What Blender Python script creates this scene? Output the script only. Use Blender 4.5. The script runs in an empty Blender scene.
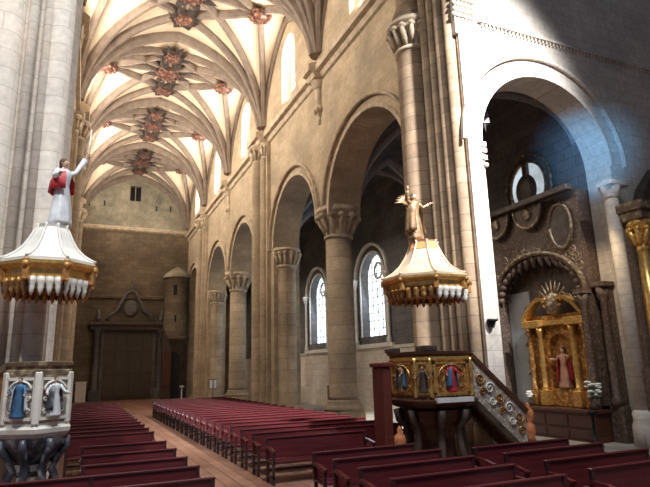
import bpy, math, random
from mathutils import Vector, Matrix
random.seed(7)
PI = math.pi
sin, cos, sqrt = math.sin, math.cos, math.sqrt
SC = bpy.context.scene
COL = SC.collection

# ------------------------------------------------------------------ layout (metres)
XL, XR, XC = -1.18, 8.8, 3.8          # faces of the nave arcades
XA0, XA1 = 10.2, 14.0                # right aisle
YT = 10.4                            # transept wall
YB = 51.8                            # back wall
BAYS = [11.85, 19.85, 27.85, 35.85, 43.85, 51.8]

# ------------------------------------------------------------------ materials
def nodes_of(name):
    m = bpy.data.materials.new(name); m.use_nodes = True
    nt = m.node_tree
    return m, nt, nt.nodes['Principled BSDF']

def L(nt, a, b): nt.links.new(a, b)

def mixc(nt, fac, a, b, mode='MIX'):
    n = nt.nodes.new('ShaderNodeMix'); n.data_type = 'RGBA'; n.blend_type = mode
    for s, v in ((n.inputs[0], fac), (n.inputs[6], a), (n.inputs[7], b)):
        if hasattr(v, 'links'): L(nt, v, s)
        elif isinstance(v, (tuple, list)): s.default_value = (*v[:3], 1)
        else: s.default_value = v
    return n.outputs[2]

def noise(nt, scale, detail=4, vec=None, rough=.6):
    n = nt.nodes.new('ShaderNodeTexNoise'); n.inputs['Scale'].default_value = scale
    n.inputs['Detail'].default_value = detail; n.inputs['Roughness'].default_value = rough
    if vec is not None: L(nt, vec, n.inputs['Vector'])
    return n.outputs['Fac']

def ramp(nt, fac, pts):
    n = nt.nodes.new('ShaderNodeValToRGB'); e = n.color_ramp.elements
    while len(e) < len(pts): e.new(.5)
    for k, (p, c) in zip(e, pts): k.position = p; k.color = (*c, 1)
    L(nt, fac, n.inputs[0]); return n.outputs[0]

def bump(nt, p, h, strength=.3, dist=.02):
    b = nt.nodes.new('ShaderNodeBump'); b.inputs['Strength'].default_value = strength
    b.inputs['Distance'].default_value = dist
    L(nt, h, b.inputs['Height']); L(nt, b.outputs[0], p.inputs['Normal'])

def ashlar(name, c1, c2, joint, row=.36, w=.8, rough=.85, stain=.35, mortar=.012, plaster=None):
    """coursed stone: u = x + y so that it reads on faces of both directions and on shafts"""
    m, nt, p = nodes_of(name)
    tc = nt.nodes.new('ShaderNodeTexCoord')
    sp = nt.nodes.new('ShaderNodeSeparateXYZ'); L(nt, tc.outputs['Object'], sp.inputs[0])
    ad = nt.nodes.new('ShaderNodeMath'); L(nt, sp.outputs[0], ad.inputs[0]); L(nt, sp.outputs[1], ad.inputs[1])
    cb = nt.nodes.new('ShaderNodeCombineXYZ'); L(nt, ad.outputs[0], cb.inputs[0]); L(nt, sp.outputs[2], cb.inputs[1])
    br = nt.nodes.new('ShaderNodeTexBrick'); L(nt, cb.outputs[0], br.inputs['Vector'])
    br.inputs['Scale'].default_value = 1; br.inputs['Brick Width'].default_value = w
    br.inputs['Row Height'].default_value = row; br.inputs['Mortar Size'].default_value = mortar
    br.inputs['Mortar Smooth'].default_value = .4; br.inputs['Bias'].default_value = 0
    br.inputs['Color1'].default_value = (*c1, 1); br.inputs['Color2'].default_value = (*c2, 1)
    br.inputs['Mortar'].default_value = (*joint, 1)
    n1 = noise(nt, .55, 5, tc.outputs['Object']); n2 = noise(nt, 7, 5, tc.outputs['Object'])
    s = ramp(nt, n1, [(.32, (1 - stain,) * 3), (.62, (1.08, 1.04, 1.0))])
    c = mixc(nt, 1, br.outputs['Color'], s, 'MULTIPLY')
    s2 = ramp(nt, n2, [(.3, (.78,) * 3), (.7, (1.12,) * 3)])
    c = mixc(nt, .8, c, s2, 'MULTIPLY')
    L(nt, c, p.inputs['Base Color']); p.inputs['Roughness'].default_value = rough
    p.inputs['Specular IOR Level'].default_value = .2
    hh = mixc(nt, .6, br.outputs['Fac'], n2)
    bump(nt, p, hh, -.35, .02)
    return m

def plain(name, col, rough=.6, metal=0, var=.2, scale=8, bmp=.15, spec=.4, col2=None, dist=.01):
    m, nt, p = nodes_of(name)
    tc = nt.nodes.new('ShaderNodeTexCoord')
    n = noise(nt, scale, 5, tc.outputs['Object'])
    lo = col2 if col2 else tuple(c * (1 - var) for c in col)
    hi = tuple(min(1, c * (1 + var)) for c in col)
    L(nt, ramp(nt, n, [(.35, lo), (.65, hi)]), p.inputs['Base Color'])
    p.inputs['Roughness'].default_value = rough; p.inputs['Metallic'].default_value = metal
    p.inputs['Specular IOR Level'].default_value = spec
    bump(nt, p, n, bmp, dist)
    return m

def carved(name, hi, lo, rough=.4, metal=.5, scale=9, strength=.9):
    """gilded carving: shapes in relief, darker in the hollows of the relief"""
    m, nt, p = nodes_of(name)
    tc = nt.nodes.new('ShaderNodeTexCoord')
    v = nt.nodes.new('ShaderNodeTexVoronoi'); v.feature = 'SMOOTH_F1'; v.inputs['Scale'].default_value = scale
    L(nt, tc.outputs['Object'], v.inputs['Vector'])
    n = noise(nt, scale * 1.3, 4, tc.outputs['Object'])
    mul = nt.nodes.new('ShaderNodeMath'); mul.operation = 'ADD'
    L(nt, v.outputs['Distance'], mul.inputs[0]); L(nt, n, mul.inputs[1])
    c = ramp(nt, mul.outputs[0], [(.55, hi), (.95, lo)])
    L(nt, c, p.inputs['Base Color']); p.inputs['Roughness'].default_value = rough; p.inputs['Metallic'].default_value = metal
    bump(nt, p, mul.outputs[0], -strength, .05)
    return m

def wood(name, c1, c2, rough=.35, scale=3, axis=0):
    m, nt, p = nodes_of(name)
    tc = nt.nodes.new('ShaderNodeTexCoord')
    mp = nt.nodes.new('ShaderNodeMapping'); sc = [14, 14, 14]; sc[axis] = 1
    mp.inputs['Scale'].default_value = sc; L(nt, tc.outputs['Object'], mp.inputs[0])
    n = noise(nt, scale * .4, 5, mp.outputs[0])
    L(nt, ramp(nt, n, [(.3, c1), (.7, c2)]), p.inputs['Base Color'])
    p.inputs['Roughness'].default_value = rough
    bump(nt, p, n, .08, .01)
    return m

def emit(name, col, st, pattern=0):
    m, nt, p = nodes_of(name)
    p.inputs['Base Color'].default_value = (.05, .05, .06, 1); p.inputs['Roughness'].default_value = .3
    p.inputs['Emission Strength'].default_value = st
    if pattern:
        tc = nt.nodes.new('ShaderNodeTexCoord')
        n = noise(nt, pattern, 3, tc.outputs['Object'])
        L(nt, ramp(nt, n, [(.35, tuple(c * .55 for c in col)), (.6, col)]), p.inputs['Emission Color'])
    else:
        p.inputs['Emission Color'].default_value = (*col, 1)
    return m

M = {}
M['stone'] = ashlar('nave_stone', (.44, .345, .235), (.51, .41, .29), (.43, .34, .24), stain=.28)
M['shaft'] = ashlar('shaft_stone', (.36, .28, .195), (.46, .365, .26), (.25, .19, .13), row=.55, w=3.1, stain=.4)
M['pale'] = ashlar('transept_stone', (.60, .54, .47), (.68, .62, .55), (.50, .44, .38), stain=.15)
M['back'] = ashlar('end_wall_shaded_stone', (.155, .115, .08), (.20, .155, .105), (.11, .085, .06), stain=.45)  # dimness of the lower end wall darkened into the stone colour
M['brown'] = ashlar('crossing_pier_shaded_stone', (.25, .175, .115), (.33, .24, .16), (.15, .11, .075), row=.42, w=3.1, stain=.4)  # browner stone, darkened further for the shade on the nave side
M['backhi'] = ashlar('end_wall_rubble', (.27, .245, .185), (.35, .315, .235), (.3, .26, .19), row=.42, w=.7, stain=.5)
M['aislevault'] = ashlar('aisle_vault_shaded_stone', (.10, .105, .12), (.14, .145, .16), (.07, .07, .08), stain=.4)  # bluish shade of the aisle vault put into its stone colour
M['aislerib'] = plain('aisle_rib_stone', (.32, .31, .32), .85)
M['aisledark'] = ashlar('aisle_wall_shaded_stone', (.15, .145, .145), (.20, .19, .185), (.10, .10, .10), stain=.35)  # shade on the upper aisle wall darkened into this stone
M['aisle'] = ashlar('aisle_stone', (.34, .31, .27), (.42, .38, .33), (.22, .2, .18), stain=.35)
M['trim'] = plain('moulding_stone', (.47, .37, .26), .85, var=.22, scale=3, bmp=.3)
M['web'] = plain('vault_web_plaster', (.80, .66, .49), .9, var=.06, scale=1.5, bmp=.1)
M['rib'] = plain('vault_rib_stone', (.21, .16, .125), .85, var=.2, scale=2.5, bmp=.2)
M['boss'] = carved('boss_gilding', (.34, .155, .085), (.09, .035, .025), .5, .2, 5)
M['bossdark'] = plain('boss_dark_tone', (.04, .026, .02), .8, var=.4, scale=6)
M['pew'] = wood('pew_wood', (.075, .012, .015), (.135, .025, .028), .27)
M['pewdark'] = wood('pew_frame_wood', (.03, .012, .014), (.06, .024, .028), .4)
M['door'] = wood('door_wood', (.06, .05, .042), (.10, .08, .065), .6, axis=2)
M['gold'] = carved('gilded_carving', (.85, .50, .15), (.34, .16, .05), .38, .45, 9)
M['goldplain'] = plain('gold_leaf', (.85, .52, .17), .3, .75, var=.25, scale=10)
M['goldpanel'] = carved('gold_panel', (.95, .56, .19), (.48, .23, .07), .4, .3, 16, .5)
M['walnut'] = wood('walnut', (.06, .022, .014), (.12, .045, .025), .4)
M['cream'] = carved('cream_carving', (.78, .74, .64), (.36, .30, .24), .5, .05, 16, .6)
M['creampl'] = plain('cream_paint', (.80, .76, .68), .45, var=.1, scale=5)
M['canopyL'] = plain('canopy_white_paint', (.78, .75, .69), .4, var=.08, scale=3)
M['canopyR'] = plain('canopy_lightened_ochre', (.66, .50, .36), .3, .15, var=.18, scale=3)  # roof colour lightened where light whitens it; the neck stays orange
M['canopytop'] = plain('canopy_orange_gilding', (.66, .33, .12), .35, .4, var=.2, scale=5)
M['retable'] = carved('dark_altarpiece_carving', (.24, .165, .12), (.10, .066, .052), .5, .15, 13, 1)
M['retdark'] = plain('altarpiece_dark_wood', (.08, .055, .042), .5, var=.4, scale=5)
M['retpale'] = carved('pale_gilt_moulding', (.50, .40, .26), (.16, .11, .07), .5, .3, 8)
M['greywall'] = plain('grey_plaster', (.30, .31, .32), .9, var=.08, scale=2)
M['iron'] = plain('black_iron', (.02, .02, .022), .5, .6)
M['dark'] = plain('void_shade', (.02, .018, .02), .9)  # near-black painted for the shade inside holes, slits and doorway
M['skin'] = plain('statue_flesh', (.62, .40, .28), .5, var=.08)
M['hair'] = plain('statue_hair', (.10, .05, .03), .6)
M['red'] = plain('red_robe', (.50, .04, .05), .5, var=.3, scale=6)
M['blue'] = plain('blue_robe', (.06, .15, .28), .5, var=.3, scale=6)
M['white'] = plain('white_robe', (.72, .74, .76), .5, var=.15, scale=6)
M['rose'] = plain('rose_robe', (.42, .22, .15), .5, var=.25, scale=6)
M['bronze'] = plain('gilt_robe', (.30, .185, .10), .4, .4, var=.4, scale=7)
M['marble'] = carved('console_marble', (.42, .42, .45), (.07, .07, .09), .35, 0, 7, .8)
M['leaf'] = plain('leaf_green', (.04, .10, .03), .6, var=.4)
M['petal'] = plain('white_petals', (.85, .86, .82), .6, var=.08)
M['paper'] = plain('white_paper', (.8, .8, .78), .7, var=.05)
M['terracotta'] = plain('orange_painted_wood', (.62, .22, .09), .45, var=.25)
M['glass'] = emit('clerestory_glass', (1.0, .97, .9), 5)
M['aglass'] = emit('aisle_window_glass', (.78, .9, 1.0), 3.0, 3.0)
M['bglass'] = plain('dark_glass', (.03, .03, .035), .3)
M['lead'] = plain('window_lead', (.05, .05, .055), .5)

def floor_mat():
    m, nt, p = nodes_of('floor_boards')
    tc = nt.nodes.new('ShaderNodeTexCoord')
    br = nt.nodes.new('ShaderNodeTexBrick')
    mp = nt.nodes.new('ShaderNodeMapping'); mp.inputs['Rotation'].default_value = (0, 0, PI / 2)
    L(nt, tc.outputs['Object'], mp.inputs[0]); L(nt, mp.outputs[0], br.inputs['Vector'])
    br.inputs['Scale'].default_value = 1; br.inputs['Brick Width'].default_value = 1.6; br.inputs['Row Height'].default_value = .28
    br.inputs['Mortar Size'].default_value = .012
    br.inputs['Color1'].default_value = (.27, .125, .08, 1); br.inputs['Color2'].default_value = (.40, .21, .14, 1)
    br.inputs['Mortar'].default_value = (.10, .05, .035, 1)
    n = noise(nt, 2.2, 5, tc.outputs['Object'])
    s = ramp(nt, n, [(.3, (.65,) * 3), (.7, (1.2,) * 3)])
    L(nt, mixc(nt, 1, br.outputs['Color'], s, 'MULTIPLY'), p.inputs['Base Color'])
    p.inputs['Roughness'].default_value = .5
    return m
M['floor'] = floor_mat()

# ------------------------------------------------------------------ mesh builder
class MB:
    def __init__(s): s.v = []; s.f = []; s.sm = []
    def add(s, vs, fs, smooth=False, T=None):
        o = len(s.v)
        s.v += [tuple(T @ Vector(p)) if T else tuple(p) for p in vs]
        s.f += [[i + o for i in f] for f in fs]; s.sm += [smooth] * len(fs)
        return s
    def box(s, x0, x1, y0, y1, z0, z1, T=None, bv=0):
        if bv:
            b = min(bv, (x1 - x0) / 2.2, (y1 - y0) / 2.2, (z1 - z0) / 2.2)
            vs = []; idx = {}
            for i, x in enumerate((x0, x1)):
                for j, y in enumerate((y0, y1)):
                    for k, z in enumerate((z0, z1)):
                        dx, dy, dz = (b if i == 0 else -b), (b if j == 0 else -b), (b if k == 0 else -b)
                        for a, q in enumerate(((x, y + dy, z + dz), (x + dx, y, z + dz), (x + dx, y + dy, z))):
                            idx[(i, j, k, a)] = len(vs); vs.append(q)
            fs = []
            for i in (0, 1):
                q = [idx[(i, 0, 0, 0)], idx[(i, 1, 0, 0)], idx[(i, 1, 1, 0)], idx[(i, 0, 1, 0)]]; fs.append(q if i else q[::-1])
                q = [idx[(0, i, 0, 1)], idx[(0, i, 1, 1)], idx[(1, i, 1, 1)], idx[(1, i, 0, 1)]]; fs.append(q if i else q[::-1])
                q = [idx[(0, 0, i, 2)], idx[(1, 0, i, 2)], idx[(1, 1, i, 2)], idx[(0, 1, i, 2)]]; fs.append(q if i else q[::-1])
            for i in (0, 1):
                for j in (0, 1):
                    fs.append([idx[(i, j, 0, 0)], idx[(i, j, 1, 0)], idx[(i, j, 1, 1)], idx[(i, j, 0, 1)]])
                    fs.append([idx[(i, 0, j, 0)], idx[(i, 1, j, 0)], idx[(i, 1, j, 2)], idx[(i, 0, j, 2)]])
                    fs.append([idx[(0, i, j, 1)], idx[(1, i, j, 1)], idx[(1, i, j, 2)], idx[(0, i, j, 2)]])
                    for k in (0, 1): fs.append([idx[(i, j, k, 0)], idx[(i, j, k, 1)], idx[(i, j, k, 2)]])
            return s.add(vs, fs, False, T)
        vs = [(x, y, z) for x in (x0, x1) for y in (y0, y1) for z in (z0, z1)]
        return s.add(vs, [[0, 1, 3, 2], [4, 6, 7, 5], [0, 4, 5, 1], [2, 3, 7, 6], [0, 2, 6, 4], [1, 5, 7, 3]], False, T)
    def lathe(s, prof, c=(0, 0, 0), n=24, a0=0, a1=2 * PI, smooth=True, T=None, fold=None, rot=0, sx=1, sy=1, angs=None):
        if angs: n = len(angs)
        full = abs(a1 - a0 - 2 * PI) < 1e-6; m = n if full else n + 1
        vs = []
        for r, z in prof:
            for k in range(m):
                a = (angs[k] if angs else a0 + (a1 - a0) * k / n) + rot
                rr = r * (fold(a, z) if fold else 1)
                vs.append((c[0] + rr * cos(a) * sx, c[1] + rr * sin(a) * sy, c[2] + z))
        fs = []
        for i in range(len(prof) - 1):
            for k in range(n):
                k2 = (k + 1) % m
                fs.append([i * m + k, i * m + k2, (i + 1) * m + k2, (i + 1) * m + k])
        if full:
            fs.append([k for k in range(m)][::-1]); fs.append([(len(prof) - 1) * m + k for k in range(m)])
        return s.add(vs, fs, smooth, T)
    def tube(s, pts, r, n=8, T=None, smooth=True):
        P = [Vector(p) for p in pts]; R = r if isinstance(r, (list, tuple)) else [r] * len(P)
        vs = []; up = Vector((0, 0, 1)); pn = None
        for i, p in enumerate(P):
            d = (P[min(i + 1, len(P) - 1)] - P[max(i - 1, 0)]).normalized()
            if pn is None:
                a = up if abs(d.z) < .9 else Vector((1, 0, 0)); nn = (a - d * a.dot(d)).normalized()
            else: nn = (pn - d * pn.dot(d)).normalized()
            pn = nn; b = d.cross(nn)
            for k in range(n):
                t = 2 * PI * k / n; vs.append(p + (nn * cos(t) + b * sin(t)) * R[i])
        fs = [[i * n + k, i * n + (k + 1) % n, (i + 1) * n + (k + 1) % n, (i + 1) * n + k] for i in range(len(P) - 1) for k in range(n)]
        fs += [list(range(n))[::-1], [(len(P) - 1) * n + k for k in range(n)]]
        return s.add(vs, fs, smooth, T)
    def sphere(s, c, r, n=12, sx=1, sy=1, sz=1, T=None):
        m = max(6, n * 2 // 3)
        prof = [(max(1e-4, r * sin(PI * i / m)), -r * sz * cos(PI * i / m)) for i in range(m + 1)]
        return s.lathe(prof, c, n, T=T, sx=sx, sy=sy)
    def sweep(s, path, prof, up=None, closed=False, T=None, smooth=False):
        """path: points; prof: (side, down) offsets; up(i) gives the 'out' direction"""
        P = [Vector(p) for p in path]; n = len(prof); vs = []
        for i, p in enumerate(P):
            d = (P[min(i + 1, len(P) - 1)] - P[max(i - 1, 0)]).normalized()
            u = Vector(up(i)); u = (u - d * u.dot(d)).normalized(); b = d.cross(u)
            for a, q in prof: vs.append(p + b * a + u * q)
        fs = [[i * n + k, i * n + (k + 1) % n, (i + 1) * n + (k + 1) % n, (i + 1) * n + k] for i in range(len(P) - 1) for k in range(n)]
        fs += [list(range(n))[::-1], [(len(P) - 1) * n + k for k in range(n)]]
        return s.add(vs, fs, smooth, T)
    def prism(s, poly, axis, a, b, T=None):
        """poly in the plane normal to axis ('x': (y,z), 'y': (x,z), 'z': (x,y))"""
        def P(q, t): return {'x': (t, q[0], q[1]), 'y': (q[0], t, q[1]), 'z': (q[0], q[1], t)}[axis]
        n = len(poly); vs = [P(q, a) for q in poly] + [P(q, b) for q in poly]
        fs = [[i, (i + 1) % n, n + (i + 1) % n, n + i] for i in range(n)] + [list(range(n))[::-1], list(range(n, 2 * n))]
        return s.add(vs, fs, False, T)
    def build(s, name, mat, parent=None, loc=None):
        me = bpy.data.meshes.new(name); me.from_pydata(s.v, [], s.f); me.update()
        for p, q in zip(me.polygons, s.sm): p.use_smooth = q
        import bmesh
        bm = bmesh.new(); bm.from_mesh(me); bmesh.ops.recalc_face_normals(bm, faces=bm.faces); bm.to_mesh(me); bm.free()
        me.materials.append(M[mat] if isinstance(mat, str) else mat)
        o = bpy.data.objects.new(name, me); COL.objects.link(o)
        if parent: o.parent = parent
        if loc: o.location = loc
        return o

def tag(o, label=None, cat=None, group=None, kind=None):
    if label: o['label'] = label
    if cat: o['category'] = cat
    if group: o['group'] = group
    if kind: o['kind'] = kind
    return o
def thing(name, label, cat, loc=(0, 0, 0), rz=0, group=None, kind=None):
    o = bpy.data.objects.new(name, None); COL.objects.link(o); o.location = loc; o.rotation_euler = (0, 0, rz)
    o.empty_display_size = .2
    return tag(o, label, cat, group, kind)
def struct(o): o['kind'] = 'structure'; return o
def dup(root, loc, rz=None):
    def cp(o, par):
        c = o.copy(); COL.objects.link(c)
        if par: c.parent = par
        for ch in o.children: cp(ch, c)
        return c
    r = cp(root, None); r.location = loc
    if rz is not None: r.rotation_euler = (0, 0, rz)
    return r
def parts(t, *ms):
    for name, mb, mat in ms: mb.build(name, mat, t)

# ------------------------------------------------------------------ walls with arches
def arc_pts(u0, u1, zs, rise=None, n=20):
    c, r = (u0 + u1) / 2, (u1 - u0) / 2; rise = r if rise is None else rise
    return [(c - r * cos(PI * k / n), zs + rise * sin(PI * k / n)) for k in range(n + 1)]
def wall(name, mat, path, ztop, d0, d1, axis, extra=()):
    """path: lower outline (u,z) left to right; axis 'x': wall runs along Y between x=d0..d1; 'y': along X between y=d0..d1"""
    def P(u, z, d): return (d, u, z) if axis == 'x' else (u, d, z)
    mb = MB(); vs = []; fs = []
    for u, z in path: vs += [P(u, z, d0), P(u, z, d1), P(u, ztop, d0), P(u, ztop, d1)]
    for i in range(len(path) - 1):
        a, b = 4 * i, 4 * i + 4
        fs.append([a, b, b + 1, a + 1])
        if abs(path[i][0] - path[i + 1][0]) > 1e-6:
            fs += [[a, a + 2, b + 2, b], [a + 1, b + 1, b + 3, a + 3], [a + 2, a + 3, b + 3, b + 2]]
    e = 4 * (len(path) - 1); fs += [[0, 1, 3, 2], [e, e + 2, e + 3, e + 1]]
    mb.add(vs, fs)
    for (u0, u1, z0, z1) in extra:
        a, b = P(u0, z0, d0), P(u1, z1, d1)
        mb.box(a[0], b[0], a[1], b[1], a[2], b[2])
    return struct(mb.build(name, mat))
def arch_ring(mb, u0, u1, zs, rise, axis, d, out, prof_w, prof_d, off=0, foot=None, n=28):
    """raised band round an arch; out=+1/-1 direction off the wall"""
    pts = arc_pts(u0 - off, u1 + off, zs, (rise if rise else (u1 - u0) / 2) + off, n)
    if foot is not None: pts = [(pts[0][0], foot)] + pts + [(pts[-1][0], foot)]
    cu = (u0 + u1) / 2
    vs = []; m = len(pts)
    for i, (u, z) in enumerate(pts):
        if z <= zs + 1e-6 and i in (0, 1) or (z <= zs + 1e-6 and i >= m - 2): nu, nz = (-1 if u < cu else 1), 0
        else:
            a = math.atan2(z - zs, u - cu); nu, nz = cos(a), sin(a)
        for w, dd in ((0, 0), (0, prof_d), (prof_w * .5, prof_d * 1.25), (prof_w, prof_d), (prof_w, 0)):
            q = (u + nu * w, z + nz * w, d + out * dd)
            vs.append((q[2], q[0], q[1]) if axis == 'x' else (q[0], q[2], q[1]))
    fs = [[i * 5 + k, i * 5 + (k + 1) % 5, (i + 1) * 5 + (k + 1) % 5, (i + 1) * 5 + k] for i in range(m - 1) for k in range(5)]
    fs += [[0, 1, 2, 3, 4], [(m - 1) * 5 + k for k in range(5)]]
    mb.add(vs, fs)

# arcade openings along Y
ARCHES = [(13.2, 19.15), (20.55, 26.2), (29.6, 35.15), (36.55, 42.2), (45.6, 51.3)]
SPR = 8.3
def arcade_path():
    p = [(12.9, 0), (13.2, 0)]
    for i, (a, b) in enumerate(ARCHES):
        p += arc_pts(a, b, SPR, 2.95)
        if i in (0, 2): p += [(b, 8.7), (ARCHES[i + 1][0], 8.7)]
        elif i in (1, 3): p += [(b, 0), (ARCHES[i + 1][0], 0)]
    p += [(51.3, 0), (YB, 0)]
    return p
apath = arcade_path()
wall('wall_right', 'stone', apath, 15.0, XR, XA0, 'x')
wall('wall_left', 'stone', apath, 15.0, XL - 1.4, XL, 'x')

# clerestory with one round-headed window to each bay
WIN = [((a + b) / 2 - 1.0, (a + b) / 2 + .9) for a, b in zip(BAYS, BAYS[1:])]
def cler_path():
    p = [(10.4, 15)]
    for a, b in WIN: p += [(a, 15)] + arc_pts(a, b, 18.3, .95, 14) + [(b, 15)]
    return p + [(YB, 15)]
cp = cler_path(); sills = [(a, b, 15, 15.8) for a, b in WIN]
wall('wall_clerestory_right', 'stone', cp, 22.2, XR + .001, XR + .8, 'x', sills)
wall('wall_clerestory_left', 'stone', cp, 22.2, XL - .8, XL - .001, 'x', sills)

# back wall
wall('wall_back', 'back', [(XL - 1.4, 0), (XA1 + .8, 0)], 15.1, YB, YB + .8, 'y')
bx0, bx1 = 3.25, 4.25
wall('wall_back_upper', 'backhi', [(XL - 1.4, 15.1), (bx0, 15.1), (bx0, 19.5), (bx1, 19.5), (bx1, 15.1), (XA1, 15.1)], 22.4, YB, YB + .8, 'y', [(bx0, bx1, 15.1, 18.0)])
# right aisle's outer wall (a window each bay)
AW = [(24.0, 26.5), (31.4, 33.9), (39.4, 41.9)]
p = [(YT + .86, 0)]
for a, b in AW: p += [(a, 0)] + arc_pts(a, b, 6.95, 1.25, 16) + [(b, 0)]
p += [(YB, 0)]
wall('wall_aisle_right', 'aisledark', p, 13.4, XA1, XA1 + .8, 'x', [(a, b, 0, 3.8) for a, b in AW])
wall('wall_aisle_left', 'aisle', [(10.4, 0), (YB, 0)], 12.5, XL - 5.6, XL - 5.2, 'x')
# transept wall with the tall arch into the aisle
TA = (9.2, 13.95); TS = 7.85
p = [(9.12, 0), (TA[0], 0)] + arc_pts(*TA, TS, 2.33, 30) + [(TA[1], 0), (19.5, 0)]
wall('wall_transept', 'pale', p, 17.5, YT, YT + .85, 'y')
mb = MB(); mb.box(19.5, 20.2, -6, YT + .9, 0, 17.5); struct(mb.build('wall_transept_end', 'aisle'))
# floor
mb = MB(); mb.box(-8, 20.2, -6, YB + 1, -.3, 0); struct(mb.build('floor', 'floor'))
# paving under the crossing, a raised stone border between boards and pews
mb = MB(); mb.box(8.3, 14, 9.2, YB, 0, .03); struct(mb.build('floor_aisle_paving', 'aisle'))

# ------------------------------------------------------------------ vaults
def make_vault(idx, x0, x1, y0, y1, zs, H, webmat, ribmat, ribs=True, bosses=True, ribw=.17, ribd=.36):
    cx, cy, a, b = (x0 + x1) / 2, (y0 + y1) / 2, (x1 - x0) / 2, (y1 - y0) / 2
    S = sqrt(a * a + b * b)
    def zf(px, py):
        px, py = min(px, 2 * a - px), min(py, 2 * b - py)      # measured from nearest corner
        s = sqrt(px * px + py * py); t = min(1, s / S)
        return zs + H * sqrt(max(0, 1 - (1 - t) ** 2))
    mb = MB()
    for sx in (0, 1):
        for sy in (0, 1):
            na, ns = 18, 12; vs = []
            for i in range(na + 1):
                th = PI / 2 * i / na
                sm = min(a / max(1e-6, cos(th)), b / max(1e-6, sin(th)))
                for j in range(ns + 1):
                    t = (j / ns) ** 1.8; s = max(.001, sm * t); px, py = s * cos(th), s * sin(th)
                    z = zf(px, py)
                    vs.append(((x0 + px) if not sx else (x1 - px), (y0 + py) if not sy else (y1 - py), z))
            fs = [[i * (ns + 1) + j, (i + 1) * (ns + 1) + j, (i + 1) * (ns + 1) + j + 1, i * (ns + 1) + j + 1] for i in range(na) for j in range(ns)]
            mb.add(vs, fs, True)
    c = struct(mb.build('ceiling', webmat))
    if idx: c.name = 'ceiling.%03d' % idx
    if not ribs: return c
    prof = [(-ribw, .03), (ribw, .03), (ribw, -ribd * .45), (ribw * .45, -ribd), (-ribw * .45, -ribd), (-ribw, -ribd * .45)]
    def rib(p, q, n=16, pw=1.6, prof=prof):
        pts = []
        for k in range(n + 1):
            t = (k / n) ** pw
            X = p[0] + (q[0] - p[0]) * t; Y = p[1] + (q[1] - p[1]) * t
            pts.append((X, Y, zf(X - x0, Y - y0)))
        d = Vector((q[0] - p[0], q[1] - p[1], 0)).normalized()
        def up(i):
            P = pts; t = (Vector(P[min(i + 1, n)]) - Vector(P[max(i - 1, 0)])).normalized()
            return Vector((0, 0, 1)) if abs(t.z) < .97 else -d
        m = MB(); 
        upv = [up(i) for i in range(n + 1)]
        # out direction = perpendicular to the path inside its vertical plane, pointing up
        def upp(i):
            t = (Vector(pts[min(i + 1, n)]) - Vector(pts[max(i - 1, 0)])).normalized()
            return Vector((-d.x * t.z, -d.y * t.z, sqrt(max(0, 1 - t.z ** 2))))
        m.sweep(pts, prof, upp); return m.build('rib', ribmat, c)
    e = .02
    bt, bl = .70 * a, .52 * b
    for sx in (0, 1):
        for sy in (0, 1):
            p = ((x0 + e) if not sx else (x1 - e), (y0 + e) if not sy else (y1 - e))
            rib(p, (cx, cy))
            if bosses:
                rib(p, (cx - bt if not sx else cx + bt, cy)); rib(p, (cx, cy - bl if not sy else cy + bl))
                rib(p, ((x0 + .04) if not sx else (x1 - .04), cy), prof=[(q[0] * .8, q[1]) for q in prof])
    tprof = [(q[0] * 1.5, q[1] * 1.2) for q in prof]
    for sx in (0, 1):
        rib(((x0 + e) if not sx else (x1 - e), y1 - .02), (cx, y1 - .02), prof=tprof)
    if bosses:
        for q in ((cx - bt, cy), (cx + bt, cy), (cx, cy - bl), (cx, cy + bl)): rib((cx, cy), q, 6, 1)
        rib((cx, cy - bl), (cx - bt, cy), 6, 1); rib((cx, cy + bl), (cx - bt, cy), 6, 1)
        rib((cx, cy - bl), (cx + bt, cy), 6, 1); rib((cx, cy + bl), (cx + bt, cy), 6, 1)
        for k, (q, r) in enumerate((((cx, cy), .72), ((cx - bt, cy), .58), ((cx + bt, cy), .58), ((cx, cy - bl), .5), ((cx, cy + bl), .5))):
            z = zf(q[0] - x0, q[1] - y0)
            m = MB()
            m.lathe([(.04, -.62), (r * .5, -.58), (r * .62, -.50), (r * .95, -.46), (r, -.38), (r * .8, -.3), (r * .5, -.1)], (q[0], q[1], z), 40,
                    fold=lambda t, zz: 1 + .13 * abs(sin(5 * t)) )
            for j in range(10):
                t = 2 * PI * j / 10; m.sphere((q[0] + r * .78 * cos(t), q[1] + r * .78 * sin(t), z - .5), r * .2, 8)
            m.build('boss', 'boss', c)
            if k == 0 or k > 2:
                m = MB()
                for j in range(8):
                    t = 2 * PI * j / 8 + PI / 8
                    T = Matrix.Translation((q[0], q[1], z - .30)) @ Matrix.Rotation(t, 4, 'Z')
                    m.add([(r * .6, -.16, -.1), (r * 1.3, -.26, -.1), (r * 2.2, 0, -.02), (r * 1.3, .26, -.1), (r * .6, .16, -.1), (r * 1.2, 0, -.25)],
                          [[0, 1, 5], [1, 2, 5], [2, 3, 5], [3, 4, 5], [4, 0, 5], [0, 4, 3, 2, 1]], T=T)
                m.build('boss_dark_shapes', 'bossdark', c)  # dark pointed shapes spreading round the boss
    return c
for i, (y0, y1) in enumerate(zip(BAYS, BAYS[1:])):
    make_vault(i, XL, XR, y0, y1, 15.3, 5.5, 'web', 'rib')
AB = [11.3, 19.85, 27.85, 35.85, 43.85, 51.8]
for i, (y0, y1) in enumerate(zip(AB, AB[1:])):
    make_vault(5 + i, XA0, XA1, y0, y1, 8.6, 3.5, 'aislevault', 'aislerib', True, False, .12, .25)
mb = MB(); mb.box(XL - 5.6, XL - 1.4, 10.4, YB, 12.5, 12.8); struct(mb.build('ceiling_aisle_left', 'aisle'))

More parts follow.
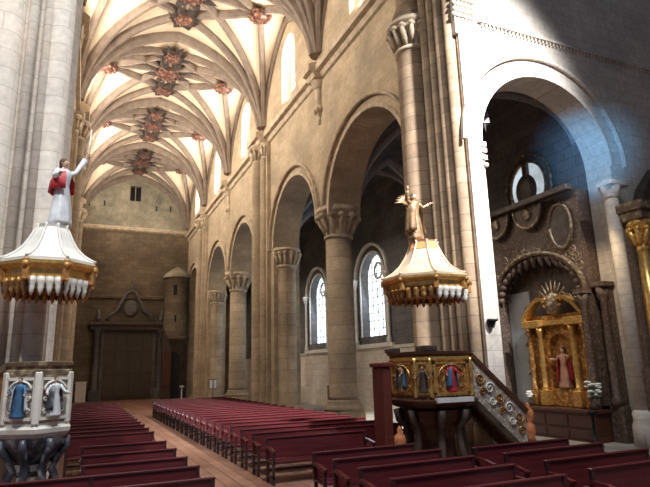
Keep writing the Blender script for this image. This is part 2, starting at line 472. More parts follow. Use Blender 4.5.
# ------------------------------------------------------------------ arch mouldings, cornice, corbels
for side, face, out in (('right', XR, -1), ('left', XL, 1)):
    for i, (a, b) in enumerate(ARCHES):
        mb = MB()
        arch_ring(mb, a, b, SPR, 2.95, 'x', face, out, .14, .05, .0)
        arch_ring(mb, a, b, SPR, 2.95, 'x', face, out, .11, .14, .42)
        o = struct(mb.build('trim_arch_' + side, 'trim'))
def cornice(side, face, out):
    mb = MB()
    ys = [(10.4, 0)]
    for b in (27.85, 43.85):
        ys += [(b - .85, 0), (b - .85, .42), (b + .85, .42), (b + .85, 0)]
    for b in (19.85, 35.85):
        ys += [(b - .35, 0), (b - .35, .3), (b + .35, .3), (b + .35, 0)]
    ys = sorted(ys[:1] + ys[1:], key=lambda q: q[0])
    ys = []
    for y, w, pr in ((19.85, .38, .3), (27.85, .9, .42), (35.85, .38, .3), (43.85, .9, .42)):
        ys += [(y - w, 0), (y - w, pr), (y + w, pr), (y + w, 0)]
    ys = [(10.5, 0)] + ys + [(YB, 0)]
    prof = [(0, 14.45), (.10, 14.5), (.16, 14.72), (.34, 14.78), (.36, 15.05), (.2, 15.16), (0, 15.3)]
    vs = []; n = len(prof)
    for y, pr in ys:
        for d, z in prof: vs.append((face + out * (d + pr if d else -.0), y, z))
    fs = [[i * n + k, i * n + (k + 1) % n, (i + 1) * n + (k + 1) % n, (i + 1) * n + k] for i in range(len(ys) - 1) for k in range(n)]
    mb.add(vs, fs)
    return struct(mb.build('trim_cornice_' + side, 'trim'))
cornice('right', XR, -1); cornice('left', XL, 1)
mb = MB(); mb.prism([(YB, 14.9), (YB - .12, 14.95), (YB - .3, 15.1), (YB - .32, 15.3), (YB, 15.5)], 'x', XL, XR)
struct(mb.build('trim_cornice_back', 'trim'))
mb = MB(); mb.prism([(YB, 8.7), (YB - .15, 8.8), (YB - .15, 9.0), (YB, 9.1)], 'x', XL, 6.9); struct(mb.build('trim_course_back', 'back'))

def corbel(x, y, out, label):
    t = thing('vault_corbel', label, 'corbel', (x, y, 0), 0, 'corbels hanging under the nave cornice')
    mb = MB()
    prof = [(.02, 12.45), (.10, 12.5), (.13, 12.65), (.09, 12.8), (.2, 13.05), (.24, 13.2), (.16, 13.35), (.2, 13.5), (.2, 14.1), (.26, 14.15), (.32, 14.3), (.38, 14.5)]
    mb.lathe(prof, (0, 0, 0), 12, a0=0, a1=PI, rot=PI / 2 if out < 0 else -PI / 2, smooth=False)
    mb.build('bracket', 'trim', t)
    mb = MB()
    for k in range(5):
        a = (PI / 2 if out < 0 else -PI / 2) + PI * (k + .5) / 5
        mb.sphere((.22 * cos(a), .22 * sin(a), 13.12), .09, 8, sz=1.5)
    mb.build('carved_leaves', 'trim', t)
for y, w in ((19.85, 'above the nearer round column'), (35.85, 'above the farther round column')):
    corbel(XR, y, -1, 'carved stone corbel hanging from the right cornice ' + w)

# shafts of the vaults above the cornice
# ------------------------------------------------------------------ piers and columns
def capital(mb, x, y, z0, z1, r0, r1, n=24, a0=0, a1=2 * PI, rot=0, leaves=10):
    h = z1 - z0
    mb.lathe([(r0, z0), (r0 * 1.12, z0 + .04), (r0 * 1.12, z0 + .12), (r0, z0 + .16), (r0 * 1.02, z0 + h * .35), (r0 * 1.2, z0 + h * .6),
              (r1 * .9, z0 + h * .78), (r1 * .9, z0 + h * .82), (r1, z0 + h * .84), (r1, z0 + h * .92), (r1 * .96, z0 + h * .95), (r1 * .96, z1)], (x, y, 0), n, a0=a0, a1=a1, rot=rot)
    for k in range(leaves):
        t = a0 + rot + (a1 - a0) * (k + .5) / leaves
        for rr, zz, q in ((r0 * 1.22, .52, .085), (r1 * .93, .70, .1)):
            s = q * h * 1.1
            mb.sphere((x + rr * cos(t), y + rr * sin(t), z0 + h * zz), s, 8, sz=.9)
        mb.tube([(x + r0 * 1.0 * cos(t), y + r0 * sin(t), z0 + .16), (x + r0 * 1.16 * cos(t), y + r0 * 1.16 * sin(t), z0 + h * .35),
                 (x + r1 * .98 * cos(t), y + r1 * .98 * sin(t), z0 + h * .68)], [.05, .09, .06], 6)

def round_column(x, y, label):
    t = thing('round_column', label, 'column', (x, y, 0), 0, None, 'thing')
    mb = MB(); mb.lathe([(.86, 0), (.86, .55), (.80, .62)], n=8, rot=PI / 8, smooth=False); 
    mb.lathe([(.78, .62), (.80, .70), (.74, .80), (.64, .86), (.66, .95), (.60, 1.02)]); mb.build('base', 'shaft', t)
    mb = MB(); mb.lathe([(.58, 1.02), (.56, 1.15), (.535, 7.45)], n=32); mb.build('shaft', 'shaft', t)
    mb = MB(); capital(mb, 0, 0, 7.4, 8.7, .54, .93, 32, leaves=12); mb.build('capital', 'trim', t)
    return t
c0 = round_column(9.5, 19.85, 'thick round stone column nearest to us in the right arcade, with carved capital')
c1 = dup(c0, (9.5, 35.85, 0)); tag(c1, 'farther round stone column in the right arcade, beyond the tall clustered pier')
c2 = dup(c0, (XL - .7, 19.85, 0)); tag(c2, 'round stone column of the left arcade, mostly behind the left crossing pier')

def halfcol(mb, x, y, r, z0, z1, rot, n=14):
    mb.lathe([(r * 1.35, z0), (r * 1.35, z0 + .35), (r * 1.3, z0 + .45), (r * 1.1, z0 + .52), (r * 1.15, z0 + .62), (r, z0 + .7), (r, z1)], (x, y, 0), n, a0=-PI / 2 - .3, a1=PI / 2 + .3, rot=rot)

def nave_pier(y, s, label):
    """s=-1: projects towards -x from the right arcade; local origin on the wall face"""
    xf = XR if s < 0 else XL
    t = thing('clustered_pier', label, 'pier', (xf, y, 0), 0, None, 'thing')
    rot = PI if s < 0 else 0
    mb = MB()
    mb.box(-.02 if s > 0 else -.2, .2 if s > 0 else .02, -1.15, 1.15, 0, 14.5)
    mb.box(min(0, s * .34), max(0, s * .34), -.62, .62, 0, 14.5)
    mb.build('core', 'stone', t)
    mb = MB(); halfcol(mb, s * .34, 0, .34, 0, 13.6, rot); mb.build('half_shaft', 'shaft', t)
    for d in (-.78, .78):
        mb = MB(); halfcol(mb, s * .20, d, .16, 0, 13.6, rot, 10); mb.build('corner_shaft', 'shaft', t)
    mb = MB()
    capital(mb, s * .30, 0, 13.5, 14.5, .34, .6, 18, -PI / 2, PI / 2, rot, 6)
    for d in (-.78, .78): capital(mb, s * .18, d, 13.6, 14.5, .16, .3, 12, -PI / 2, PI / 2, rot, 4)
    mb.build('capital', 'trim', t)
    for d, r2 in ((-1.65, -PI / 2), (1.75, PI / 2)):
        mb = MB(); xx = -s * .7
        halfcol(mb, xx, d, .48, 0, 7.5, r2, 18); mb.build('jamb_shaft', 'shaft', t)
        mb = MB(); capital(mb, xx, d, 7.3, 8.35, .48, .74, 18, -PI / 2, PI / 2, r2, 7); mb.build('jamb_capital', 'trim', t)
    mb = MB()
    mb.box(min(s * .72, 0), max(s * .72, 0), -1.1, 1.1, 0, .28); mb.box(min(s * .66, 0), max(s * .66, 0), -1.05, 1.05, .28, .4)
    mb.build('plinth', 'trim', t)
    return t
nave_pier(27.85, -1, 'tall clustered stone pier in the middle of the right arcade')
nave_pier(43.85, -1, 'farthest clustered stone pier of the right arcade, next to the end wall')
nave_pier(27.85, 1, 'shaded clustered stone pier of the left nave wall seen past the left pulpit')
nave_pier(43.85, 1, 'farthest clustered stone pier along the shaded left nave wall')

def crossing_pier(s, label):
    xf = XR if s < 0 else XL + .05
    t = thing('crossing_pier', label, 'pier', (xf, 0, 0), 0, None, 'thing')
    rot = PI if s < 0 else 0
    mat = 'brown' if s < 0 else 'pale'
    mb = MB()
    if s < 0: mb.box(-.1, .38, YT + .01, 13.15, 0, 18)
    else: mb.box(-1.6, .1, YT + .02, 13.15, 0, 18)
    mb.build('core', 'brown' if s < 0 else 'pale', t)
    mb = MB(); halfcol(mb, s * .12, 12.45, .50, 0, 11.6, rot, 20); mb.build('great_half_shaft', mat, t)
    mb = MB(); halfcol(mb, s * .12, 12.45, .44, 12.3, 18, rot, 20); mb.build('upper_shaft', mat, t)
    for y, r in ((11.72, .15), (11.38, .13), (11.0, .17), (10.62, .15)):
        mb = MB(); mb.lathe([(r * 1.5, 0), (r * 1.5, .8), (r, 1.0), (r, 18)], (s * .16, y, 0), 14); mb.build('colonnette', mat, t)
    mb = MB(); capital(mb, s * .12, 12.45, 11.4, 12.4, .5, .78, 20, -PI / 2, PI / 2, rot, 8); mb.build('great_capital', 'trim', t)
    return t
tp = crossing_pier(-1, 'huge clustered crossing pier behind the right pulpit')
mb = MB()                                       # front strip, its light put in as paler stone, with its corner capital
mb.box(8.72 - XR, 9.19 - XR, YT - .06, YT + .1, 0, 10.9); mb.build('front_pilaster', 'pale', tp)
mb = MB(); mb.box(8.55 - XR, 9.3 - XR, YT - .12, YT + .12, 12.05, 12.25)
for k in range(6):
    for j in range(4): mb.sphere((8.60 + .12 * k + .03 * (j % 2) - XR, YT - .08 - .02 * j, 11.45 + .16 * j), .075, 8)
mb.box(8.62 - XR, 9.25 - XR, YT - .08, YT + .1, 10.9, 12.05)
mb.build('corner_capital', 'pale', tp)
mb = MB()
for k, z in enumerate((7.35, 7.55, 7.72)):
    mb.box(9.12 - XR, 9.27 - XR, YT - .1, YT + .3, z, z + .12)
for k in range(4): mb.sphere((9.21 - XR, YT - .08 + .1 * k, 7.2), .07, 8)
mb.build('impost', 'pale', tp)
tl = crossing_pier(1, 'pale clustered crossing pier behind the left pulpit')
for x, r in ((-1.02, .09), (-1.28, .09)):
    mb = MB(); mb.lathe([(r, 0), (r, 18)], (x - XL + .0, YT - .02, 0), 12); mb.build('front_colonnette', 'pale', tl)
mb = MB(); mb.lathe([(.30, 0), (.30, 1.1), (.21, 1.3), (.21, 18)], (-.80 - XL, YT + .06, 0), 20); mb.build('corner_shaft', 'pale', tl)
mb = MB(); mb.lathe([(.42, 0), (.42, 1.1), (.30, 1.3), (.30, 18)], (-1.72 - XL, YT + .05, 0), 20); mb.build('front_half_shaft', 'pale', tl)

# transept mouldings
mb = MB()
arch_ring(mb, *TA, TS, 2.33, 'y', YT, -1, .12, .05, 0)
arch_ring(mb, *TA, TS, 2.33, 'y', YT, -1, .09, .09, .55)
struct(mb.build('trim_arch_transept', 'pale'))
mb = MB(); mb.box(9.45, 19.5, YT - .09, YT, 11.46, 11.55)
for k in range(70): mb.box(9.55 + .14 * k, 9.61 + .14 * k, YT - .06, YT, 11.36, 11.46)
struct(mb.build('trim_string_course_transept', 'pale'))

# ------------------------------------------------------------------ windows
for side, xf, o in (('right', XR + .55, 1), ('left', XL - .55, -1)):
    for i, (a, b) in enumerate(WIN):
        w = None
        mb = MB(); mb.prism(arc_pts(a, b, 18.3, .95, 14) + [(b, 15.8), (a, 15.8)], 'x', xf, xf + .03 * o)
        w = struct(mb.build('window_%d' % (i + (1 if side == 'right' else 6)), 'glass'))
        mb = MB(); c = (a + b) / 2
        mb.box(min(xf, xf - .06 * o), max(xf, xf - .06 * o), c - .05, c + .05, 15.8, 19.2)
        mb.box(min(xf, xf - .05 * o), max(xf, xf - .05 * o), a, b, 17.0, 17.06)
        mb.build('tracery', 'trim', w)
for i, (a, b) in enumerate(AW):
    xf = XA1 + .45; c = (a + b) / 2
    mb = MB(); mb.prism(arc_pts(a, b, 6.95, 1.25, 16) + [(b, 3.8), (a, 3.8)], 'x', xf, xf + .04)
    w = struct(mb.build('window_%d' % (i + 11), 'aglass'))
    mb = MB()
    for k in range(1, 10): mb.box(xf - .03, xf, a, b, 3.8 + .42 * k, 3.83 + .42 * k)
    for k in range(1, 5): mb.box(xf - .03, xf, a + .5 * k - .015, a + .5 * k + .015, 3.8, 8.0)
    mb.build('lead_bars', 'lead', w)
    mb = MB(); mb.tube([(xf - .05, c + .42 * cos(t * PI / 10), 7.3 + .42 * sin(t * PI / 10)) for t in range(21)], .06)
    mb.build('oculus_ring', 'trim', w)
    mb = MB()
    arch_ring(mb, a, b, 6.95, 1.25, 'x', XA1, -1, .12, .06, .02, 3.8)
    arch_ring(mb, a, b, 6.95, 1.25, 'x', XA1, -1, .16, .16, .42)
    mb.build('arch_mould', 'creampl', w)
    mb = MB()
    for y in (a - .5, b + .5):
        mb.lathe([(.14, 3.4), (.14, 3.6), (.09, 3.7), (.09, 6.5), (.12, 6.55), (.24, 6.85), (.24, 6.98)], (XA1 - .14, y, 0), 12)
    mb.box(XA1 - .2, XA1, a - .8, b + .8, 3.2, 3.4)
    mb.build('side_shafts', 'creampl', w)
# high round window beyond the transept arch
mb = MB(); mb.prism([(13.6 + .8 * cos(t * PI / 12), 8.2 + .9 * sin(t * PI / 12)) for t in range(24)], 'x', XA1 - .06, XA1 - .02)
w = struct(mb.build('window_14', emit('lunette_glass', (.8, .92, 1.0), .8, 1.2)))
mb = MB()
for r in (.82, 1.05): mb.tube([(XA1 - .1, 13.6 + r * cos(t * PI / 16), 8.2 + r * 1.12 * sin(t * PI / 16)) for t in range(33)], .06)
mb.build('round_frame', 'retpale', w)
mb = MB(); mb.sphere((XA1 - .14, 13.65, 8.1), .48, 14, sx=.25, sz=1.2); mb.box(XA1 - .2, XA1 - .05, 13.5, 13.7, 8.5, 9.2); mb.build('carved_centre', 'retdark', w)
# small dark window in the end wall
mb = MB(); mb.box(bx0, bx1, YB + .5, YB + .55, 18.0, 19.5); w = struct(mb.build('window_15', 'bglass'))
mb = MB(); mb.box(bx0 + .46, bx0 + .54, YB + .3, YB + .5, 18, 19.5); mb.box(bx0, bx1, YB + .3, YB + .5, 18, 18.1); mb.build('mullion', 'backhi', w)
mb = MB()
for x, z in ((1.0, 17.3), (-.3, 17.2), (5.6, 17.2), (6.9, 17.3)): mb.box(x, x + .14, YB - .02, YB + .02, z, z + .5)
struct(mb.build('trim_putlog_holes', 'dark'))
# course and plinth on the aisle wall; lit lower wall painted as pale dado
mb = MB(); mb.box(XA1 - .12, XA1, 16, YB, 3.1, 3.25); mb.box(XA1 - .35, XA1, 16, YB, 0, 1.05); mb.box(XA1 - .06, XA1, 16, YB, 1.05, 3.1); struct(mb.build('trim_aisle_dado', 'pale'))

# gothic niche in the aisle wall, seen between pier and column
t = thing('aisle_tomb_niche', 'dark niche under a pointed ogee moulding in the right aisle wall', 'niche', (XA1, 29.3, 0))
mb = MB(); og = []
for k in range(13):
    q = k / 12; og.append((-1.05 + 1.05 * q if q < 1 else 0, 3.6 + 1.25 * sin(q * PI / 2) ** .8 + (.55 * max(0, q - .7) / .3) ** 2 * 1.5))
og = og + [(-a, z) for a, z in og[:-1][::-1]]
mb.sweep([(-.12, a, z) for a, z in [(-1.05, 1.05)] + og + [(1.05, 1.05)]], [(-.1, -.1), (.1, -.1), (.1, .1), (-.1, .1)], lambda i: (-1, 0, 0)); mb.build('ogee_moulding', 'creampl', t)
mb = MB(); mb.prism([(-1.0, 1.06)] + og + [(1.0, 1.06)], 'x', -.08, -.02); mb.build('back_panel', 'walnut', t)
mb = MB(); mb.lathe([(.06, 5.3), (.14, 5.5), (.05, 5.65), (.12, 5.85), (.02, 6.15)], (-.15, 0, 0), 10); mb.build('finial', 'creampl', t)
mb = MB(); mb.box(-.5, -.36, -1.1, 1.1, .0, 1.25, bv=.02); mb.box(-.3, -.08, -.55, .55, 1.06, 3.3, bv=.02); mb.lathe([(.5, 3.3), (.3, 3.6), (.05, 3.9)], (-.2, 0, 0), 12, sx=.3); mb.build('altar_shrine', 'walnut', t)

# ------------------------------------------------------------------ end wall: portal, turret
t = thing('portal', 'tall classical portal with double wooden doors in the end wall', 'portal', (3.85, YB, 0))
for s in (-1, 1):
    mb = MB(); mb.box(min(0, s * 2.2), max(0, s * 2.2), -.12, -.02, .05, 6.0, bv=.02); d = mb.build('door_leaf', 'door', t)
    mb = MB()
    for z0, z1 in ((.3, 2.0), (2.2, 3.9), (4.1, 5.8)):
        for x0, x1 in ((.15, 1.05), (1.2, 2.05)):
            mb.box(min(s * x0, s * x1), max(s * x0, s * x1), -.16, -.12, z0, z1, bv=.03)
    mb.build('panel', 'door', d)
for s in (-1, 1):
    mb = MB(); mb.box(s * 2.65 - .42, s * 2.65 + .42, -.75, -.02, 0, .9, bv=.03)
    mb.lathe([(.3, .9), (.3, 1.0), (.24, 1.1), (.23, 5.6), (.3, 5.65), (.32, 5.95), (.36, 6.0)], (s * 2.65, -.4, 0), 16)
    mb.build('column', 'aisledark', t)
mb = MB(); mb.box(-3.2, 3.2, -.6, -.02, 6.0, 6.35); mb.box(-3.35, 3.35, -.8, -.02, 6.35, 6.6, bv=.04); mb.box(-3.1, 3.1, -.5, -.02, 6.6, 6.72)
mb.build('entablature', 'retdark', t)
mb = MB()
for s in (-1, 1):
    mb.tube([(s * 1.9, -.15, 6.75), (s * 1.7, -.2, 7.3), (s * 1.1, -.2, 7.7), (s * .8, -.2, 8.5), (s * .35, -.2, 9.3), (0, -.2, 9.5)], [.16, .14, .16, .13, .12, .1])
mb.lathe([(.05, 9.4), (.16, 9.6), (.06, 9.8), (.13, 10.0), (.02, 10.2)], (0, -.15, 0), 10)
mb.lathe([(.02, -.12), (.5, -.1), (.62, 0), (.5, .05)], (0, 0, 0), 18, T=Matrix.Translation((0, -.12, 7.9)) @ Matrix.Rotation(PI / 2, 4, 'X'), sy=1.2)
for s in (-1, 1): mb.lathe([(.18, 6.72), (.2, 7.1), (.1, 7.2), (.16, 7.4), (.02, 7.8)], (s * 2.65, -.35, 0), 10)
mb.build('carved_crest', 'aisledark', t)
mb = MB(); mb.box(-2.3, -2.05, -.25, -.02, 0, 6); mb.box(2.05, 2.3, -.25, -.02, 0, 6); mb.box(-2.3, 2.3, -.2, -.02, 5.9, 6.05); mb.build('jambs', 'aisledark', t)

t = thing('stair_turret', 'round stone stair turret with a conical cap in the corner of the end wall', 'turret', (7.72, 50.85, 0))
mb = MB(); mb.lathe([(1.08, 0), (1.08, 5.0), (1.2, 5.05), (1.2, 5.25), (1.08, 5.3), (1.08, 10.5), (1.2, 10.6)], n=28); mb.build('drum', 'back', t)
mb = MB(); mb.lathe([(1.28, 10.6), (1.3, 10.75), (1.0, 11.1), (.5, 11.5), (.05, 11.75)], n=28); mb.build('cap', 'backhi', t)
mb = MB(); mb.box(-.45, -.15, -1.08, -.9, 9.0, 9.9); mb.box(-.3, -.15, -1.1, -.9, 6.6, 7.2); mb.build('slit_windows', 'dark', t)
mb = MB(); mb.prism([(-.9, .02), (-.9, 3.4)] + [(-.3 - .6 * cos(k * PI / 8), 3.4 + .6 * sin(k * PI / 8)) for k in range(9)] + [(.3, .02)], 'y', -1.14, -.7); mb.build('doorway', 'dark', t)
t = thing('wooden_screen', 'dark wooden stepped screen between the portal and the turret', 'screen', (6.78, 49.45, 0))
mb = MB(); mb.prism([(-.35, 0), (.45, 0), (.45, 4.2), (.25, 4.5), (.1, 5.2), (-.1, 5.5), (-.35, 6.2)], 'y', -.1, .15); mb.build('panel', 'retdark', t)
mb = MB(); mb.box(-.3, .38, -.16, -.1, 1.0, 3.9, bv=.02); mb.build('raised_field', 'walnut', t)

mb = MB(); mb.box(-.35, .45, 0, .4, 0, 1.55, bv=.03); mb.box(-.4, .5, -.05, .45, 1.55, 1.65)
t = thing('pale_stone_pedestal', 'small pale box-shaped pedestal by the end wall beside the left pulpit', 'pedestal', (.15, 50.4, 0)); mb.build('block', 'creampl', t)
mb = MB(); mb.lathe([(.05, 0), (.2, .05), (.22, .15), (.05, .2)], n=14); mb.lathe([(.1, -.9), (.05, -.8), (.05, 0)], n=12)
t = thing('holy_water_font', 'small white font standing at the foot of the turret', 'font', (8.2, 49.4, .9)); mb.build('bowl', 'paper', t)
t = thing('notice_board', 'small board with a pair of white paper notices standing before the farther arches', 'notice', (9.05, 41.0, 0))
mb = MB(); mb.lathe([(.22, 0), (.22, .04), (.03, .08), (.03, 1.1)], (0, .03, 0), 12); mb.box(-.3, .3, .0, .03, .95, 1.65); mb.build('stand', 'pewdark', t)
for x in (-.15, .15): mb = MB(); mb.box(x - .11, x + .11, -.02, 0, 1.0, 1.6); mb.build('paper_sheet', 'paper', t)

# ------------------------------------------------------------------ carved figures
def figure(name, label, loc, rz, h, robe, mantle, group=None, arms=((1, .2, -.1), (1, -.2, -.1)), wings=False, staff=None, parent=None, cat='statue', mlen=9):
    if parent is None: t = thing(name, label, cat, loc, rz, group)
    else:
        t = bpy.data.objects.new(name, None); COL.objects.link(t); t.parent = parent; t.location = loc; t.rotation_euler = (0, 0, rz)
    k = h / 1.7
    mb = MB()
    fold = lambda a, z: 1 + (.10 * sin(7 * a) + .05 * sin(13 * a + 2)) * max(0, 1 - z / (1.15 * k))
    mb.lathe([(r * k, z * k) for r, z in ((.30, 0), (.29, .1), (.25, .5), (.20, .85), (.165, 1.02), (.19, 1.2), (.215, 1.34), (.17, 1.42), (.07, 1.46), (.055, 1.5))], (0, 0, 0), 28, fold=fold, sy=.8)
    for s, (u, f, w) in zip((-1, 1), arms):
        sh = Vector((s * .2, 0, 1.37)); el = sh + Vector((s * .16 * u, -.05 + f * .5, -.18 + w)); ha = el + Vector((s * .10 * u, -.22, .05 + w * 1.4))
        mb.tube([sh * k, (sh.lerp(el, .5)) * k, el * k, el.lerp(ha, .8) * k], [.075 * k, .07 * k, .062 * k, .07 * k], 10)
    mb.build('robe', robe, t)
    mb = MB()
    mb.sphere((0, -.01 * k, 1.60 * k), .095 * k, 14, sx=.9, sz=1.2); mb.sphere((0, -.105 * k, 1.59 * k), .02 * k, 8, sz=1.5)
    for s in (-1, 1): mb.sphere((s * .035 * k, -.088 * k, 1.62 * k), .014 * k, 6); mb.sphere((s * .088 * k, 0, 1.6 * k), .02 * k, 6, sz=1.5)
    mb.tube([(0, 0, 1.44 * k), (0, 0, 1.54 * k)], .05 * k)
    mb.build('head', 'skin', t); hands = []
    for s, (u, f, w) in zip((-1, 1), arms):
        sh = Vector((s * .2, 0, 1.37)); el = sh + Vector((s * .16 * u, -.05 + f * .5, -.18 + w)); ha = el + Vector((s * .10 * u, -.22, .05 + w * 1.4))
        mb = MB(); mb.tube([el.lerp(ha, .75) * k, ha * k], [.035 * k, .03 * k], 8); mb.sphere(ha * k, .042 * k, 8, sz=1.2)
        d = (ha - el).normalized()
        for q in range(4): mb.tube([(ha + Vector((.02 * (q - 1.5), 0, 0))) * k, (ha + d * .09 + Vector((.022 * (q - 1.5), 0, -.01))) * k], .011 * k, 5)
        hands.append(ha * k); mb.build('hand', 'skin', t)
    mb = MB(); mb.sphere((0, .025 * k, 1.635 * k), .108 * k, 14, sz=1.1); mb.sphere((0, .06 * k, 1.55 * k), .08 * k, 10, sz=1.4); mb.build('hair', 'hair', t)
    mb = MB(); n = 22; vs = []                       # mantle: open cape with folds over back and one shoulder
    for i in range(mlen):
        z = (1.43 - i * .145) * k; r = (.12 + .16 * min(1, i / 1.5) + .012 * i) * k
        for j in range(n + 1):
            a = -.45 + (PI + 1.5) * j / n; rr = r * (1 + .06 * sin(9 * a) * i / 4)
            vs.append((rr * cos(a), rr * sin(a) * .85 + .01 * k, z - .05 * k * sin(a)))
    vs2 = [(x * .93, y * .93, z) for x, y, z in vs]; N_ = len(vs)
    fs = [[i * (n + 1) + j, i * (n + 1) + j + 1, (i + 1) * (n + 1) + j + 1, (i + 1) * (n + 1) + j] for i in range(mlen - 1) for j in range(n)]
    fs += [[q + N_ for q in f] for f in fs]
    for j in range(n): fs += [[j, j + 1, j + 1 + N_, j + N_], [(mlen - 1) * (n + 1) + j, (mlen - 1) * (n + 1) + j + 1, (mlen - 1) * (n + 1) + j + 1 + N_, (mlen - 1) * (n + 1) + j + N_]]
    mb.add(vs + vs2, fs, True); mb.build('mantle', mantle, t)
    if wings:
        for s in (-1, 1):
            mb = MB()
            for q in range(7):
                a = .5 + .22 * q
                mb.tube([(s * .08 * k, .16 * k, 1.25 * k), (s * (.08 + .35 * cos(a)) * k, .24 * k, (1.25 + .35 * sin(a)) * k), (s * (.08 + (.62 - .03 * q) * cos(a - .35)) * k, .26 * k, (1.25 + (.6 - .02 * q) * sin(a - .35)) * k)],
                        [.05 * k, .055 * k, .015 * k], 6)
            mb.build('wing', mantle, t)
    if staff is not None:
        p = hands[staff]; mb = MB()
        mb.tube([p + Vector((0, 0, -.35 * k)), p + Vector((.02, -.02, .75 * k))], .018 * k, 8); mb.build('staff', 'creampl', t)
    return t

# ------------------------------------------------------------------ pulpit canopies
def canopy(name, label, loc, R, roof, n=8, back=None, rise=1.0, rim='gold'):
    t = thing(name, label, 'canopy', loc)
    mb = MB()
    pr = [(R * 1.03, .10), (R * 1.03, .15), (R * .9, .19), (R * .74, .19 + rise * .10), (R * .59, .19 + rise * .24), (R * .47, .19 + rise * .42), (R * .38, .19 + rise * .60), (R * .31, rise - .05), (R * .33, rise), (R * .2, rise + .02)]
    mb.lathe(pr, n=n, rot=PI / n, smooth=False)
    mb.build('bell_roof', roof, t)
    if roof == 'canopyR':
        mb = MB(); mb.lathe([(r * 1.015, z + .012) for r, z in pr[6:9]], n=n, rot=PI / n, smooth=False); mb.build('neck', 'canopytop', t)
    mb = MB()
    for k in range(n):
        a = 2 * PI * k / n + PI / n
        mb.tube([(r * cos(a) * 1.01, r * sin(a) * 1.01, z + .01) for r, z in pr[1:-1]], .022, 6)
    mb.build('arris', roof, t)
    mb = MB()
    mb.lathe([(R * .9, -.14), (R * .93, -.10), (R * .93, -.02), (R * 1.0, .0), (R * 1.07, .05), (R * 1.07, .10), (R * 1.0, .11)], n=n, rot=PI / n, smooth=False)
    mb.build('cornice', 'goldplain' if rim == 'gold' else rim, t)
    mb = MB(); mb.lathe([(R * .86, -.22), (R * .86, -.13)], n=n, rot=PI / n, smooth=False)
    mb.lathe([(R * .2, -.16), (.02, -.2)], n=n); mb.build('frieze_and_soffit', 'goldpanel', t)
    for k in range(n):
        a0, a1 = 2 * PI * k / n + PI / n, 2 * PI * (k + 1) / n + PI / n
        p0, p1 = Vector((R * .88 * cos(a0), R * .88 * sin(a0), 0)), Vector((R * .88 * cos(a1), R * .88 * sin(a1), 0))
        mb = MB(); m = 4
        for j in range(m):
            q = p0.lerp(p1, (j + .5) / m)
            w = .088 * R
            mb.lathe([(w, -.14), (w, -.22), (w * .7, -.27), (w * .8, -.30), (w * .45, -.37), (.01, -.42)], (q.x, q.y, 0), 8)
        mb.build('lambrequin', 'creampl' if rim != 'gold' or k in (5, 6) else 'gold', t)
        mb = MB()
        for j in range(m):
            q = p0.lerp(p1, (j + 1) / m)
            mb.lathe([(.015, -.16), (.02, -.26), (.03, -.31), (.01, -.36)], (q.x, q.y, 0), 6)
        mb.build('tassel', 'retdark', t)
        for e in (p0,):
            mb = MB(); mb.box(-.05, .05, -.05, .05, -.2, .12, T=Matrix.Translation((e.x * 1.1, e.y * 1.1, 0)) @ Matrix.Rotation(a0, 4, 'Z'), bv=.01)
            mb.sphere((e.x * 1.16, e.y * 1.16, .03), .06, 8); mb.build('corner_block', 'goldpanel', t)
    return t

CR = (7.12, 10.3, 4.0)
cr = canopy('pulpit_canopy', 'ochre and orange bell-shaped canopy over the right pulpit', CR, .98, 'canopyR')
mb = MB(); mb.box(.3, .95, .05, .2, -.1, .05); mb.box(.1, .2, .3, .95, -.1, 0); mb.build('bracket', 'iron', cr)
figure('canopy_statue', 'brown gilded winged figure with arms spread on the right pulpit canopy', (CR[0] - .2, CR[1], CR[2] + 1.03), .2, 1.12, 'bronze', 'bronze', arms=((1.3, 0, .22), (1.3, 0, .05)), wings=True)
CLp = (-.55, 9.55, 3.78)
cl = canopy('pulpit_canopy', 'white bell-shaped canopy with gold rim over the left pulpit', CLp, .70, 'canopyL', rim='gold', rise=.78)
mb = MB(); mb.box(-.1, .1, .3, .78, -.1, .02); mb.build('bracket', 'iron', cl)
figure('canopy_statue', 'figure in red mantle raising one arm on the left pulpit canopy', (CLp[0] + .09, CLp[1], CLp[2] + .80), .9, 1.13, 'white', 'red', arms=((.9, 0, -.02), (1.1, 0, .30)), staff=1, mlen=5)

# ------------------------------------------------------------------ pulpits
def scroll(mb, c, r, T, turns=1.6, w=.02, s=1, a0=0):
    pts = []
    for k in range(22):
        q = k / 21; a = a0 + s * turns * 2 * PI * q; rr = r * (1 - .85 * q)
        pts.append((c[0] + rr * cos(a), -.02, c[1] + rr * sin(a)))
    mb.tube(pts, [w * (1 - .4 * k / 21) for k in range(22)], 6, T=T)

